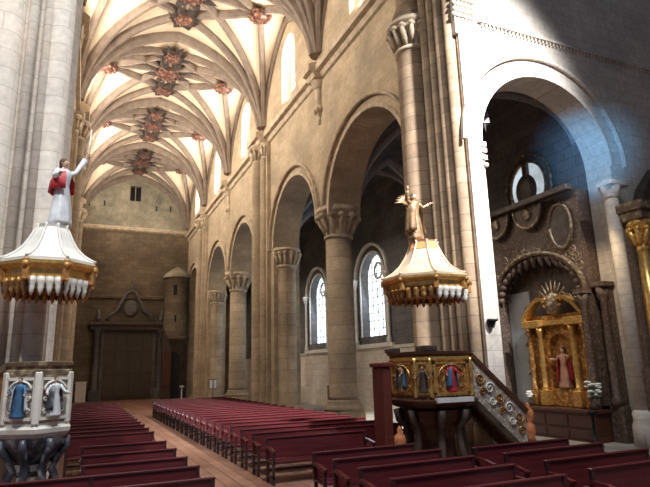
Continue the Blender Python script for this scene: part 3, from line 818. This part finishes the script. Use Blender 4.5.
def pulpit(name, label, loc, R, ztop, zbot, angs, panel, fig_mats, faces, ground, stem, rimmat):
    t = thing(name, label, 'pulpit', loc)
    n = len(angs); kw = dict(angs=angs, smooth=False)
    mb = MB(); mb.lathe([(R * .99, zbot + .10), (R * .99, ztop - .1)], **kw); mb.build('body', panel, t)
    mb = MB(); mb.lathe([(R * 1.0, ztop - .10), (R * 1.02, ztop - .07), (R * 1.07, ztop - .05), (R * 1.08, ztop), (R * .95, ztop + .01)], **kw)
    mb.build('hand_rail', rimmat, t)
    mb = MB(); mb.lathe([(R * 1.0, ztop - .2), (R * 1.05, ztop - .17), (R * 1.05, ztop - .12), (R * 1.0, ztop - .1)], **kw); mb.build('upper_moulding', 'goldplain' if panel != 'cream' else 'retpale', t)
    mb = MB(); mb.lathe([(R * .80, zbot - .12), (R * .95, zbot - .08), (R * 1.1, zbot), (R * 1.12, zbot + .06), (R * 1.02, zbot + .10), (R * 1.0, zbot + .14)], **kw)
    mb.build('base_moulding', ground, t)
    h0, h1 = zbot + .18, ztop - .22
    C_ = [Vector((R * cos(a), R * sin(a), 0)) for a in angs]
    for k in range(n):
        if k not in faces: continue
        p0, p1 = C_[k], C_[(k + 1) % n]; mid = (p0 + p1) / 2; w = (p1 - p0).length
        am = math.atan2(p1.y - p0.y, p1.x - p0.x) - PI / 2
        T = Matrix.Translation(mid) @ Matrix.Rotation(am + PI / 2, 4, 'Z')
        mb = MB(); e0, e1 = (.44, .39) if w > .45 else (.40, .28)
        for a, b, c, d in ((-w * e0, -w * e1, h0, h1), (w * e1, w * e0, h0, h1), (-w * e0, w * e0, h0, h0 + .04), (-w * e0, w * e0, h1 - .04, h1)):
            mb.box(a, b, -.035, .0, c, d, T=T)
        if w > .45:
            r = w * .33; mb.tube([(r * cos(q * PI / 10), -.03, (h1 - r * .8 - .05) + r * .8 * sin(q * PI / 10)) for q in range(11)], .018, 6, T=T)
        mb.build('panel_frame', 'goldplain' if panel != 'cream' else 'creampl', t)
        if w > .45:
            for s in (-1, 1):
                for z in (h0 + .13, (h0 + h1) / 2, h1 - .15):
                    mb = MB(); scroll(mb, (s * w * .26, z), w * .075, T, s=s, w=.012); mb.build('scroll', 'creampl' if panel == 'cream' else 'gold', t)
        hh = (h1 - h0) * (.92 if w > .45 else .8)
        figure('relief_figure', '', (T @ Vector((0, -.04, h0 + .04)))[:], am + PI / 2, hh, *fig_mats[k % len(fig_mats)], parent=t)
    for k in range(n):
        if not ((k in faces) or ((k - 1) % n in faces)): continue
        x, y = C_[k].x * 1.02, C_[k].y * 1.02; h = ztop - zbot
        mb = MB()
        if panel == 'cream': mb.box(-.03, .035, -.05, .05, zbot + .12, ztop - .14, T=Matrix.Translation((x * .97, y * .97, 0)) @ Matrix.Rotation(angs[k], 4, 'Z'), bv=.015)
        else: mb.lathe([(.045, zbot + .12), (.05, zbot + .16), (.03, zbot + .3), (.025, zbot + h * .45), (.06, zbot + h * .52), (.03, zbot + h * .57), (.075, zbot + h * .64), (.03, ztop - .22), (.045, ztop - .14)], (x, y, 0), 12)
        mb.build('corner_baluster', 'goldplain' if panel != 'cream' else 'creampl', t)
    mb = MB(); mb.lathe(stem, **kw); mb.build('stem', ground, t)
    return t

# right pulpit, gilded
PR = (7.07, 10.3, 0); RR = .877
SQ = [math.atan2(y, x) % (2 * PI) for x, y in ((.72, .5), (.5, .72), (-.5, .72), (-.72, .5), (-.72, -.5), (-.5, -.72), (.5, -.72), (.72, -.5))]
figs = [('bronze', 'retdark'), ('bronze', 'red'), ('bronze', 'retdark'), ('bronze', 'blue'), ('retdark', 'bronze'), ('red', 'blue'), ('bronze', 'red'), ('bronze', 'blue')]
pr = pulpit('pulpit', 'gilded wooden pulpit with painted relief figures at the right crossing pier', PR, RR, 2.50, 1.45, SQ, 'goldpanel', figs, (2, 3, 4, 5), 'walnut',
            [(.55, 0), (.55, .12), (.40, .2), (.38, .7), (.5, .9), (.75, 1.1), (.8, 1.3)], 'walnut')
mb = MB()
for k in range(8):
    a = 2 * PI * k / 8 + PI / 8
    mb.tube([(.78 * cos(a), .78 * sin(a), 1.32), (.74 * cos(a), .74 * sin(a), 1.1), (.6 * cos(a), .6 * sin(a), .95), (.62 * cos(a), .62 * sin(a), .6), (.72 * cos(a), .72 * sin(a), .3), (.7 * cos(a), .7 * sin(a), .05)], [.09, .08, .07, .08, .07, .1], 8)
mb.build('console_legs', 'retdark', pr)
mb = MB(); mb.box(-1.25, -1.05, -.1, .4, 0, 2.2, bv=.03); mb.box(-1.29, -1.01, -.14, .44, 2.2, 2.3, bv=.02); mb.build('side_post', wood('red_brown_wood', (.10, .02, .015), (.17, .04, .03)), pr)
mb = MB(); mb.box(-.45, .45, -.85, -.74, 1.47, 1.56); mb.build('white_ledge_cloth', 'paper', pr)
mb = MB(); mb.box(-.62, -.3, -.75, -.4, 2.5, 2.62, bv=.02); mb.build('book_rest', 'retdark', pr)
mb = MB(); mb.box(-.8, -.55, .3, .6, 2.5, 2.60, bv=.02); mb.build('book_rest', 'retdark', pr)
# stair of the right pulpit
t = thing('pulpit_stair', 'wooden stair with a carved balustrade climbing to the right pulpit', 'stair', (7.74, 9.72, 0))
mb = MB()
for k in range(9):
    z = 1.38 - k * .15; x = .10 + k * .155
    mb = MB(); mb.box(x, x + .18, .06, .5, max(0, z - .12), z); mb.build('step', 'walnut', t)
for y in (0, .5):
    mb = MB(); mb.prism([(.0, 1.45), (.0, 2.36), (1.36, 1.16), (1.36, .25)], 'y', y, y + .06); b = mb.build('balustrade', 'cream' if y == 0 else 'walnut', t)
    if y == 0:
        for k in range(5):
            x = .18 + k * .245; z = 1.92 - k * .216
            for dx, dz, r, q in ((0, 0, .13, 1), (.05, -.27, .09, -1)):
                mb = MB(); scroll(mb, (x + dx, z + dz), r, Matrix.Identity(4), s=q if k % 2 else -q, w=.022); mb.build('scroll', 'creampl' if k % 2 else 'gold', b)
    mb = MB(); mb.sweep([(-.02, y + .03, 2.42), (1.40, y + .03, 1.17)], [(-.07, -.04), (.07, -.04), (.08, .05), (-.08, .05)], lambda i: (.5, 0, 1)); mb.build('hand_rail', 'walnut', t)
    mb = MB(); mb.sweep([(-.02, y + .03, 1.46), (1.40, y + .03, .21)], [(-.07, -.07), (.07, -.07), (.07, .06), (-.07, .06)], lambda i: (.5, 0, 1)); mb.build('string_board', 'retdark', t)
mb = MB(); mb.box(1.36, 1.6, -.08, .16, 0, .55, bv=.02); mb.build('newel_block', 'walnut', t)
mb = MB(); mb.lathe([(.12, .55), (.09, .62), (.13, .72), (.11, .88), (.06, .95), (.13, 1.07), (.11, 1.18), (.04, 1.27), (.05, 1.31), (.01, 1.36)], (1.48, .04, 0), 14); mb.build('newel', 'terracotta', t)

t = thing('carved_newel_post', 'small orange carved post standing between the pews and the right pulpit', 'post', (5.75, 9.55, 0)); t.scale = (.8, .8, .92)
mb = MB(); mb.box(-.12, .12, -.12, .12, 0, .55, bv=.02); mb.build('block', 'walnut', t)
mb = MB(); mb.lathe([(.1, .55), (.12, .62), (.08, .7), (.15, .85), (.13, .98), (.05, 1.05), (.07, 1.1), (.01, 1.18)], n=14); mb.build('turned_finial', 'terracotta', t)

# left pulpit, cream and gold, on a dark marble console
PL = (-.55, 9.6, 0); LROT = -PI / 2 + .04
figsL = [('blue', 'white'), ('white', 'blue'), ('rose', 'white')]
pl = pulpit('pulpit', 'cream and gilt carved pulpit with a blue robed relief figure at the left pier', PL, .49, 2.40, 1.40, [LROT % (2 * PI) + k * PI / 3 for k in range(6)], 'cream',
            [('white', 'marble'), ('white', 'blue'), ('blue', 'white'), ('white', 'blue'), ('rose', 'white'), ('blue', 'white')], (0, 4, 5), 'creampl',
            [(.3, 0), (.3, .1), (.22, .18), (.18, .5), (.22, .8), (.3, .95)], 'retpale')
mb = MB()
mb.lathe([(.2, .75), (.26, .85), (.22, .95), (.34, 1.08), (.46, 1.22), (.5, 1.33)], n=6, rot=LROT, smooth=False)
for k in range(8):
    a = 2 * PI * k / 8 + PI / 8 + .15
    mb.tube([(q * cos(a), q * sin(a), z) for q, z in ((.46, 1.32), (.47, 1.2), (.36, 1.05), (.28, .88), (.34, .74), (.28, .64))], [.04, .06, .05, .06, .05, .03], 8)
mb.build('scrolled_console', 'marble', pl)
t = thing('pulpit_stair', 'gilded stair parapet leading up to the left pulpit', 'stair', (-.98, 9.42, 0))
mb = MB(); mb.prism([(0, 1.45), (0, 2.32), (-1.5, 1.3), (-1.5, .35)], 'y', 0, .07); b = mb.build('balustrade', 'gold', t)
mb = MB(); mb.sweep([(.02, .03, 2.36), (-1.55, .03, 1.30)], [(-.07, -.04), (.07, -.04), (.07, .05), (-.07, .05)], lambda i: (-.5, 0, 1)); mb.build('hand_rail', 'retpale', t)
mb = MB()
for k in range(6): mb.box(-.25 - .22 * k, -.03 - .22 * k, .1, .7, 0 if k > 3 else 1.1 - .2 * k, 1.3 - .2 * k)
mb.build('steps', 'marble', t)
f = figure('relief_figure', '', (-.35, -.02, 1.35), 0, .6, 'rose', 'red', parent=t)

# ------------------------------------------------------------------ altarpiece in the aisle, seen through the transept arch
AX = XA1 - .02
t = thing('altarpiece', 'dark carved altarpiece with a great scalloped arch, seen through the transept arch', 'altarpiece', (AX, 13.3, 0))
mb = MB()    # carved face above the arch (local y from -1.85 to 2.5)
def ell(y, r0, r1, c=(0, 4.05)): return None
ya, yb = -2.02, 2.55; yc = 0; ra, rz_ = 1.78, 1.30; zs_ = 4.25
pth = [(ya, 1.0), (yc - ra, 1.0)] + arc_pts(yc - ra, yc + ra, zs_, rz_, 24) + [(yc + ra, 1.0), (yb, 1.0)]
vs = []; fs = []
for y, z in pth: vs += [(-.55, y, z), (0, y, z), (-.55, y, 7.35), (0, y, 7.35)]
for i in range(len(pth) - 1):
    a, b = 4 * i, 4 * i + 4; fs.append([a, b, b + 1, a + 1])
    if abs(pth[i][0] - pth[i + 1][0]) > 1e-6: fs += [[a, a + 2, b + 2, b], [a + 1, b + 1, b + 3, a + 3], [a + 2, a + 3, b + 3, b + 2]]
e = 4 * (len(pth) - 1); fs += [[0, 1, 3, 2], [e, e + 2, e + 3, e + 1]]
mb.add(vs, fs); mb.build('carved_frame', 'retable', t)
mb = MB(); arch_ring(mb, yc - ra, yc + ra, zs_, rz_, 'x', -.55, -1, .12, .10, .1); mb.build('outer_arch_moulding', 'retpale', t)
mb = MB()
for k in range(17):
    a = PI * (k + .5) / 17; y, z = yc - (ra - .06) * cos(a), zs_ + (rz_ - .06) * sin(a)
    mb.lathe([(.09, .12), (.11, .0), (.08, -.12), (.03, -.22)], (-.5, 0, 0), 8, T=Matrix.Translation((0, y, z)) @ Matrix.Rotation((a - PI / 2), 4, 'X'))
    mb.lathe([(.06, .12), (.07, .0), (.02, -.12)], (-.2, 0, 0), 8, T=Matrix.Translation((0, y, z)) @ Matrix.Rotation((a - PI / 2), 4, 'X'))
mb.build('scalloped_fringe', 'retable', t)
for y in (-1.88, 1.95, 2.35):
    mb = MB(); mb.lathe([(.16, .9), (.16, 1.2), (.10, 1.3), (.11, 2.4), (.085, 3.75), (.15, 3.95), (.17, 4.15)], (-.68, y, 0), 12); mb.box(-.86, -.5, y - .18, y + .18, 4.15, 4.28); mb.build('side_column', 'retdark' if abs(y) > 2 else 'retable', t)
mb = MB(); mb.box(-.38, -.04, -2.46, -2.04, 0, 1.0, bv=.02); mb.box(-.2, -.04, -2.42, -2.04, 1.0, 4.4)
mb.lathe([(.17, 1.0), (.17, 1.15), (.11, 1.25), (.12, 2.4), (.10, 3.9), (.17, 4.05), (.19, 4.3)], (-.3, -2.26, 0), 12); mb.box(-.5, -.04, -2.5, -2.04, 4.3, 4.45, bv=.02); mb.build('right_flank', 'retable', t)
mb = MB(); mb.box(-.3, -.0, -1.98, 2.7, .0, .92); mb.box(-.9, -.5, 1.75, 2.6, 0, .92); mb.build('pedestal', 'retable', t)
mb = MB(); mb.box(-.9, -.6, -2.0, 2.65, 7.32, 7.5, bv=.02); mb.build('top_beam', 'retdark', t)
for y in (-.15, 1.35):
    mb = MB(); mb.prism([(y + .62 * cos(-PI * q / 12), 7.3 + .75 * sin(-PI * q / 12)) for q in range(13)], 'x', -.72, -.6); d = mb.build('hanging_roundel', 'retable', t)
    mb = MB(); mb.tube([(-.72, y + .62 * cos(-PI * q / 12), 7.3 + .75 * sin(-PI * q / 12)) for q in range(13)], .05); mb.sphere((-.75, y, 7.02), .2, 10, sx=.4); mb.build('roundel_rim', 'retpale', d)
mb = MB(); mb.prism([(-1.35 + .42 * cos(q * PI / 10), 6.35 + .7 * sin(q * PI / 10)) for q in range(20)], 'x', -.62, -.54); d = mb.build('oval_panel', 'retdark', t)
mb = MB(); mb.tube([(-.62, -1.35 + .42 * cos(q * PI / 10), 6.35 + .7 * sin(q * PI / 10)) for q in range(21)], .05); mb.build('oval_rim', 'retpale', d)
for k in range(34):
    mb = MB()
    a = random.uniform(.1, PI - .1); rr = random.uniform(1.15, 1.5)
    y, z = yc - ra * rr * cos(a), zs_ + rz_ * rr * sin(a)
    if ya < y < yb and z < 6.9: scroll(mb, (0, 0), random.uniform(.12, .24), Matrix.Translation((-.56, y, z)) @ Matrix.Rotation(PI / 2, 4, 'Z'), s=random.choice((-1, 1)), w=.03, a0=random.uniform(0, 6)); mb.build('foliage_scroll', 'retpale', t)
mb = MB(); mb.box(-.08, -.02, -1.5, 2.1, .92, 5.5); mb.build('recess_back', 'retdark', t)
mb = MB(); mb.box(-.14, -.08, .75, 1.76, .92, 4.6); mb.build('grey_side_panel', 'greywall', t)

# golden shrine inside the arch
s0 = thing('golden_shrine', 'gold baroque shrine with a broken pediment and niche above the altar table', 'shrine', (13.75, 12.68, .92)); s0.scale = (1, 1.02, .92)
mb = MB(); p_ = [(-1.2, 0), (-.38, 0)]
mb.box(-.22, .0, -1.15, -.42, 0, 3.0); mb.box(-.22, .0, .42, 1.15, 0, 3.0); mb.box(-.22, 0, -.42, .42, 0, .55); mb.box(-.05, .05, -.42, .42, .55, 3.0)
vs = []; fs = []; ap = arc_pts(-.42, .42, 1.9, .45, 14)
for y, z in ap: vs += [(-.22, y, z), (0, y, z), (-.22, y, 3.0), (0, y, 3.0)]
for i in range(len(ap) - 1): a, b = 4 * i, 4 * i + 4; fs += [[a, b, b + 1, a + 1], [a, a + 2, b + 2, b], [a + 2, a + 3, b + 3, b + 2]]
mb.add(vs, fs); mb.build('body', 'gold', s0)
for y in (-1.05, -.62, .62, 1.05):
    mb = MB(); mb.box(-.48, -.2, y - .14, y + .14, 0, .5, bv=.02)
    mb.lathe([(.10, .5), (.12, .55), (.07, .62), (.085, 1.2), (.10, 1.3), (.075, 1.5), (.065, 2.3), (.11, 2.45), (.12, 2.6)], (-.34, y, 0), 12, fold=lambda a, z: 1 + .12 * sin(3 * a + 9 * z))
    mb.build('twisted_column', 'gold' if abs(y) > 1 else 'goldplain', s0)
mb = MB(); mb.box(-.52, 0, -1.22, -.45, 2.6, 2.85, bv=.03); mb.box(-.52, 0, .45, 1.22, 2.6, 2.85, bv=.03); mb.box(-.4, 0, -.45, .45, 2.65, 2.8); mb.build('entablature', 'goldplain', s0)
mb = MB()
for s in (-1, 1):
    pts = [(-.35, s * (1.15 - .9 * q / 12), 2.9 + .62 * sin(q / 12 * PI * .62)) for q in range(13)]
    mb.sweep(pts, [(-.14, -.05), (.14, -.05), (.16, .07), (-.16, .07)], lambda i: (0, 0, 1))
    mb.tube([(-.35, s * (.25 + .13 * cos(q * .5)), 3.42 + .13 * sin(q * .5)) for q in range(12)], .05)
mb.build('broken_pediment', 'goldplain', s0)
mb = MB()
mb.lathe([(.02, 3.0), (.25, 3.05), (.33, 3.35), (.22, 3.65), (.05, 3.75)], (-.3, 0, 0), 14, sx=.5)
for k in range(11):
    a = PI * k / 10; mb.tube([(-.3, .25 * cos(a), 3.4 + .25 * sin(a)), (-.3, .62 * cos(a), 3.42 + .75 * sin(a))], [.05, .015], 6)
for s in (-1, 1):
    for k in range(4): scroll(mb, (0, 0), .18 - .02 * k, Matrix.Translation((-.3, s * (.35 + .24 * k), 3.6 - .10 * k)) @ Matrix.Rotation(PI / 2, 4, 'Z'), s=s, w=.035)
mb.build('sunburst_crest', 'retpale', s0)
for s in (-1, 1):
    for k in range(5):
        mb = MB(); scroll(mb, (0, 0), .16, Matrix.Translation((-.2, s * 1.25, .5 + .5 * k)) @ Matrix.Rotation(PI / 2, 4, 'Z'), s=s * (1 if k % 2 else -1), w=.03); mb.build('side_scroll', 'retpale', s0)
figure('niche_statue', 'small statue in a rose robe and red cape inside the golden shrine niche', (13.62, 12.68, 1.44), -PI / 2, 1.2, 'rose', 'red', arms=((.8, -.1, 0), (.8, -.1, .05)))

t = thing('altar_table', 'dark reddish wooden altar table below the golden shrine', 'altar', (13.0, 12.62, 0))
mb = MB(); mb.box(-.05, .62, -1.42, 1.38, .80, .90, bv=.02); mb.build('table_top', 'walnut', t)
mb = MB(); mb.box(.02, .6, -1.35, 1.3, 0, .8); mb.build('body', 'walnut', t)
for a, b in ((-1.3, -.45), (-.4, .4), (.45, 1.25)):
    mb = MB(); mb.box(-.02, .03, a, b, .1, .34, bv=.02); mb.box(-.02, .03, a, b, .40, .74, bv=.02); mb.build('front_panel', wood('altar_wood', (.05, .018, .016), (.09, .035, .028)), t)
def bouquet(loc, h, label, n=16):
    t = thing('flower_vase', label, 'flowers', loc, 0)
    mb = MB(); mb.lathe([(.05, 0), (.08, .05), (.09, .14), (.05, .22), (.07, .26)], n=12); mb.build('vase', 'retdark', t)
    mb = MB(); mf = MB()
    for k in range(n):
        a = random.uniform(0, 2 * PI); r = random.uniform(.02, .19) * h / .6; z = .26 + random.uniform(.1, 1) * h
        p = Vector((r * cos(a), r * sin(a), z)); mb.tube([(0, 0, .2), (r * .5 * cos(a), r * .5 * sin(a), z * .6), p], .008, 5)
        mb.sphere((p.x * 1.1, p.y * 1.1, p.z - .08), .05, 6, sz=.4)
        for q in range(5):
            b = q * 2 * PI / 5; mf.sphere((p.x + .032 * cos(b), p.y + .032 * sin(b), p.z), .05, 6, sz=.7)
    mb.build('leaves', 'leaf', t); mf.build('blossoms', 'petal', t)
    return t
bouquet((13.2, 11.38, .9), .5, 'white flowers in a vase at the right end of the altar table', 26)
bouquet((13.2, 13.8, .9), .18, 'small posy of white flowers at the left end of the altar table', 7)
t = thing('plant_stand', 'dark slender stand beside the right end of the altar table', 'stand', (12.6, 11.0, 0))
mb = MB(); mb.lathe([(.22, 0), (.2, .05), (.05, .1), (.04, .8), (.15, .86), (.15, .92)], n=14); mb.build('pedestal', 'iron', t)

# altarpiece right of the arch: pale pilaster shaft, entablature and a golden column
t = thing('side_altarpiece', 'dark altarpiece with one golden column at the right of the transept arch', 'altarpiece', (14.38, 9.55, 0))
mb = MB(); mb.box(-.9, 2.4, .2, .84, 0, 2.0, bv=.03); mb.box(-.42, 2.4, .35, .84, 2.0, 6.4); mb.build('body', 'retable', t)
mb = MB(); mb.lathe([(.24, 2.0), (.24, 2.15), (.17, 2.3), (.18, 3.3), (.15, 5.2)], (-.55, .15, 0), 20, fold=lambda a, z: 1 + .05 * sin(10 * a)); mb.build('golden_shaft', 'goldplain', t)
mb = MB(); capital(mb, -.55, .15, 5.1, 5.95, .155, .33, 16, leaves=8); mb.build('golden_capital', 'goldplain', t)
mb = MB(); mb.box(-.88, -.22, -.18, .84, 5.95, 6.2, bv=.03); mb.box(-.95, 2.4, -.25, .84, 6.2, 6.45, bv=.03); mb.build('entablature', 'retpale', t)
mb = MB(); mb.box(-.85, -.25, -.15, .2, .0, 2.02, bv=.03); mb.build('column_pedestal', 'retable', t)
mb = MB(); mb.prism([(.1, 6.45), (2.3, 6.45), (1.9, 7.2), (1.2, 7.9), (.5, 7.2)], 'y', .5, .84); mb.build('pediment', 'retdark', t)
t = thing('engaged_shaft', 'slim pale stone shaft with a moulded capital right of the transept arch', 'column', (13.52, YT - .2, 0), 0, None, 'thing')
mb = MB(); mb.lathe([(.3, 0), (.3, .55), (.24, .7), (.27, .85), (.19, .95)], n=16); mb.build('base', 'pale', t)
mb = MB(); mb.lathe([(.19, .95), (.18, 6.7)], n=18); mb.build('shaft', 'pale', t)
mb = MB(); mb.lathe([(.18, 6.7), (.22, 6.74), (.2, 6.8), (.3, 7.05)], n=16); mb.box(-.3, .5, -.3, .2, 7.05, 7.2, bv=.02); mb.build('capital', 'pale', t)

t = thing('wall_bracket', 'small dark carved bracket fixed to the bright strip of the right crossing pier', 'bracket', (8.85, YT - .07, 3.2)); t.scale = (.7, .7, .6)
mb = MB(); mb.lathe([(.02, -.25), (.1, -.1), (.16, 0), (.17, .06), (.12, .08)], (0, -.14, 0), 12); mb.box(-.08, .08, -.1, .0, -.2, .1, bv=.01); mb.build('cup', 'iron', t)
mb = MB(); mb.tube([(.1, -.1, .0), (.22, -.16, .02), (.28, -.1, .1)], .025, 6); mb.build('scrolled_arm', 'iron', t)

# ------------------------------------------------------------------ pews
def make_pew(w, label, group, loc):
    t = thing('church_pew', label, 'pew', loc, 0, group)
    mb = MB(); T = Matrix.Translation((0, 0, .42)) @ Matrix.Rotation(-.10, 4, 'X')
    mb.box(0, w, -.02, .015, 0.02, .40, T=T, bv=.006); mb.build('backrest', 'pew', t)
    mb = MB(); mb.box(-.01, w + .01, -.045, .03, .395, .43, T=T, bv=.01); mb.build('top_rail', 'pew', t)
    mb = MB(); mb.box(0, w, -.42, -.02, .40, .44, bv=.01); mb.build('seat', 'pew', t)
    for i, x in enumerate((0, w - .05) + ((w / 2,) if w > 2.6 else ())):
        mb = MB()
        mb.box(x, x + .05, -.05, .0, 0, .44); mb.box(x, x + .05, .03, .08, .42, .83, T=Matrix.Translation((0, -.03, 0)))
        mb.box(x, x + .05, -.42, -.37, 0, .62 if i < 2 else .4); mb.box(x, x + .05, -.42, .28, .12, .16)
        e = mb.build('end_frame', 'pewdark', t)
        if i < 2:
            mb = MB(); mb.prism([(.04, .66), (-.2, .64), (-.44, .60), (-.45, .64), (-.2, .685), (.04, .70)], 'x', x - .01, x + .06); mb.build('armrest', 'pew', e)
    mb = MB(); mb.box(.03, w - .03, .16, .28, .17, .21, bv=.01); mb.build('kneeler', 'pewdark', t)
    mb = MB(); mb.box(.05, w - .05, .06, .20, .50, .52, bv=.005); mb.build('book_shelf', 'pewdark', t)
    return t
ORD = ['first', 'second', 'third', 'fourth', 'fifth', 'sixth', 'seventh', 'eighth', 'ninth', 'tenth', 'eleventh', 'twelfth', 'thirteenth', 'fourteenth', 'fifteenth',
       'sixteenth', 'seventeenth', 'eighteenth', 'nineteenth', 'twentieth', 'twenty-first', 'twenty-second', 'twenty-third', 'twenty-fourth']
def rows(w, spots, fmt, group):
    p = None
    for i, (x, y) in enumerate(spots):
        if p is None: p = make_pew(w, fmt % ORD[i], group, (x, y, 0))
        else: tag(dup(p, (x, y, 0)), fmt % ORD[i])
rows(1.98, [(3.65, y) for y in (5.42, 6.30, 7.18, 8.03, 8.85)], 'short dark red pew right of the aisle, %s row from the front', 'short pews right of the aisle')
rows(2.15, [(6.18, y) for y in (5.52, 6.28, 7.12, 7.86)], 'dark red pew in front of the right pulpit, %s row from the front', 'pews in front of the right pulpit')
rows(2.3, [(3.6, 11.25)], 'dark red pew beside the right pulpit, %s row behind the short front pews', 'pew beside the right pulpit')
rows(3.85, [(3.6, 12.25 + .95 * k) for k in range(20)], 'long dark red pew in the right nave block, %s row past the right pulpit', 'long pews in the right nave block')
rows(3.0, [(-1.27, 7.6), (-1.27, 8.62)], 'dark red pew in front of the left pulpit, %s row', 'pews in front of the left pulpit')
rows(1.6, [(.13, 9.62), (.13, 10.77), (.13, 12.05)], 'short dark red pew between left pulpit and aisle, %s row', 'short pews beside the left pulpit')
rows(1.9, [(-.17, 14.1 + 1.05 * k) for k in range(16)], 'dark red pew in the left nave block, %s row past the gap', 'pews in the left nave block')

# ------------------------------------------------------------------ light
def area(name, loc, direction, sx_, sy_, power, col=(1, 1, 1), spread=PI):
    l = bpy.data.lights.new(name, 'AREA'); l.shape = 'RECTANGLE'; l.size = sx_; l.size_y = sy_; l.energy = power; l.color = col; l.spread = spread
    o = bpy.data.objects.new(name, l); COL.objects.link(o); o.location = loc
    o.rotation_euler = Vector(direction).to_track_quat('-Z', 'Y').to_euler(); return o
def spot(name, loc, target, power, ang, col=(1, 1, 1), blend=.8, r=.3):
    l = bpy.data.lights.new(name, 'SPOT'); l.energy = power; l.spot_size = math.radians(ang); l.spot_blend = blend; l.color = col; l.shadow_soft_size = r
    o = bpy.data.objects.new(name, l); COL.objects.link(o); o.location = loc
    o.rotation_euler = (Vector(target) - Vector(loc)).to_track_quat('-Z', 'Y').to_euler(); return o
WR = (180, 520, 580, 580, 260); WL = (550, 1000, 1000, 950, 380)
for i, (a, b) in enumerate(WIN):
    c = (a + b) / 2
    area('daylight_right_window', (XR + .4, c, 17.5), (-1, 0, .1), 1.7, 3.2, WR[i], (1, .94, .86))
    area('daylight_left_window', (XL - .4, c, 17.5), (1, 0, -.05), 1.7, 3.2, WL[i], (1, .92, .80))
    # unseen fill strips added over both cornices to brighten the vault
    for x, d in ((XR - .28, -.5), (XL + .28, .5)):
        area('vault_fill_light', (x, c, 15.4), (d, 0, 1), .15, 3.0, (50 if (i == 0 and x < 0) else 120 if i < 4 else 80), (1, .89, .75))
for a, b in AW: area('daylight_aisle_window', (XA1 + .3, (a + b) / 2, 6.0), (-1, 0, -.3), 2.2, 3.8, 110, (.62, .80, 1.0))
area('lantern_daylight', (2.5, 1.0, 21), (-.05, .2, -1), 6, 6, 1150, (.90, .95, 1.0), math.radians(95))
spot('lantern_window_beam', (9.9, -2.5, 19), (8.9, YT, 8.6), 88000, 33, (.95, .97, 1.0), 1, .4)
spot('lantern_window_beam', (-5.5, -1, 19), (-1.4, YT, 6.0), 8500, 30, (1.0, .98, .95), .9, .4)
spot('blue_arch_fill_spot', (7.2, 6.0, 5.2), (14.0, 11.2, 8.5), 4200, 21, (.16, .5, 1.0), 1, .2)  # unseen blue spot added in mid-air to tint the arch soffit
spot('altar_fill_spot', (12.2, 9.4, 6.6), (13.8, 12.7, 2.8), 300, 62, (1, .78, .5), .8, .1)  # warm fill added to brighten the shrine, no fitting modelled
w = bpy.data.worlds.new('World'); SC.world = w; w.use_nodes = True
w.node_tree.nodes['Background'].inputs[0].default_value = (.62, .72, .95, 1); w.node_tree.nodes['Background'].inputs[1].default_value = .15

# ------------------------------------------------------------------ camera (from the vanishing points of the photograph)
f = 543.0
n_ = Vector((-246, 131.5, f)).normalized(); u_ = Vector((-60, -2355, f)).normalized(); u_ = (u_ - n_ * u_.dot(n_)).normalized()
e_ = n_.cross(u_)
if e_.x < 0: e_ = -e_
# rows: camera axes written in the world (X=e, Y=n, Z=u)
right = Vector((e_.x, n_.x, u_.x)); down = Vector((e_.y, n_.y, u_.y)); fwd = Vector((e_.z, n_.z, u_.z))
cam = bpy.data.cameras.new('camera'); co = bpy.data.objects.new('camera', cam); COL.objects.link(co)
Rm = Matrix((right, -down, -fwd)).transposed()
co.matrix_world = Matrix.Translation((0, 0, 2.2)) @ Rm.to_4x4()
cam.sensor_fit = 'HORIZONTAL'; cam.sensor_width = 36; cam.lens = f / 650 * 36; cam.clip_start = .05; cam.clip_end = 300
SC.camera = co
SC.view_settings.view_transform = 'Standard'; SC.view_settings.look = 'None'; SC.view_settings.gamma = 1; SC.view_settings.exposure = 0
SC.cycles.use_denoising = True; SC.cycles.max_bounces = 6; SC.cycles.diffuse_bounces = 4; SC.cycles.sample_clamp_indirect = 4
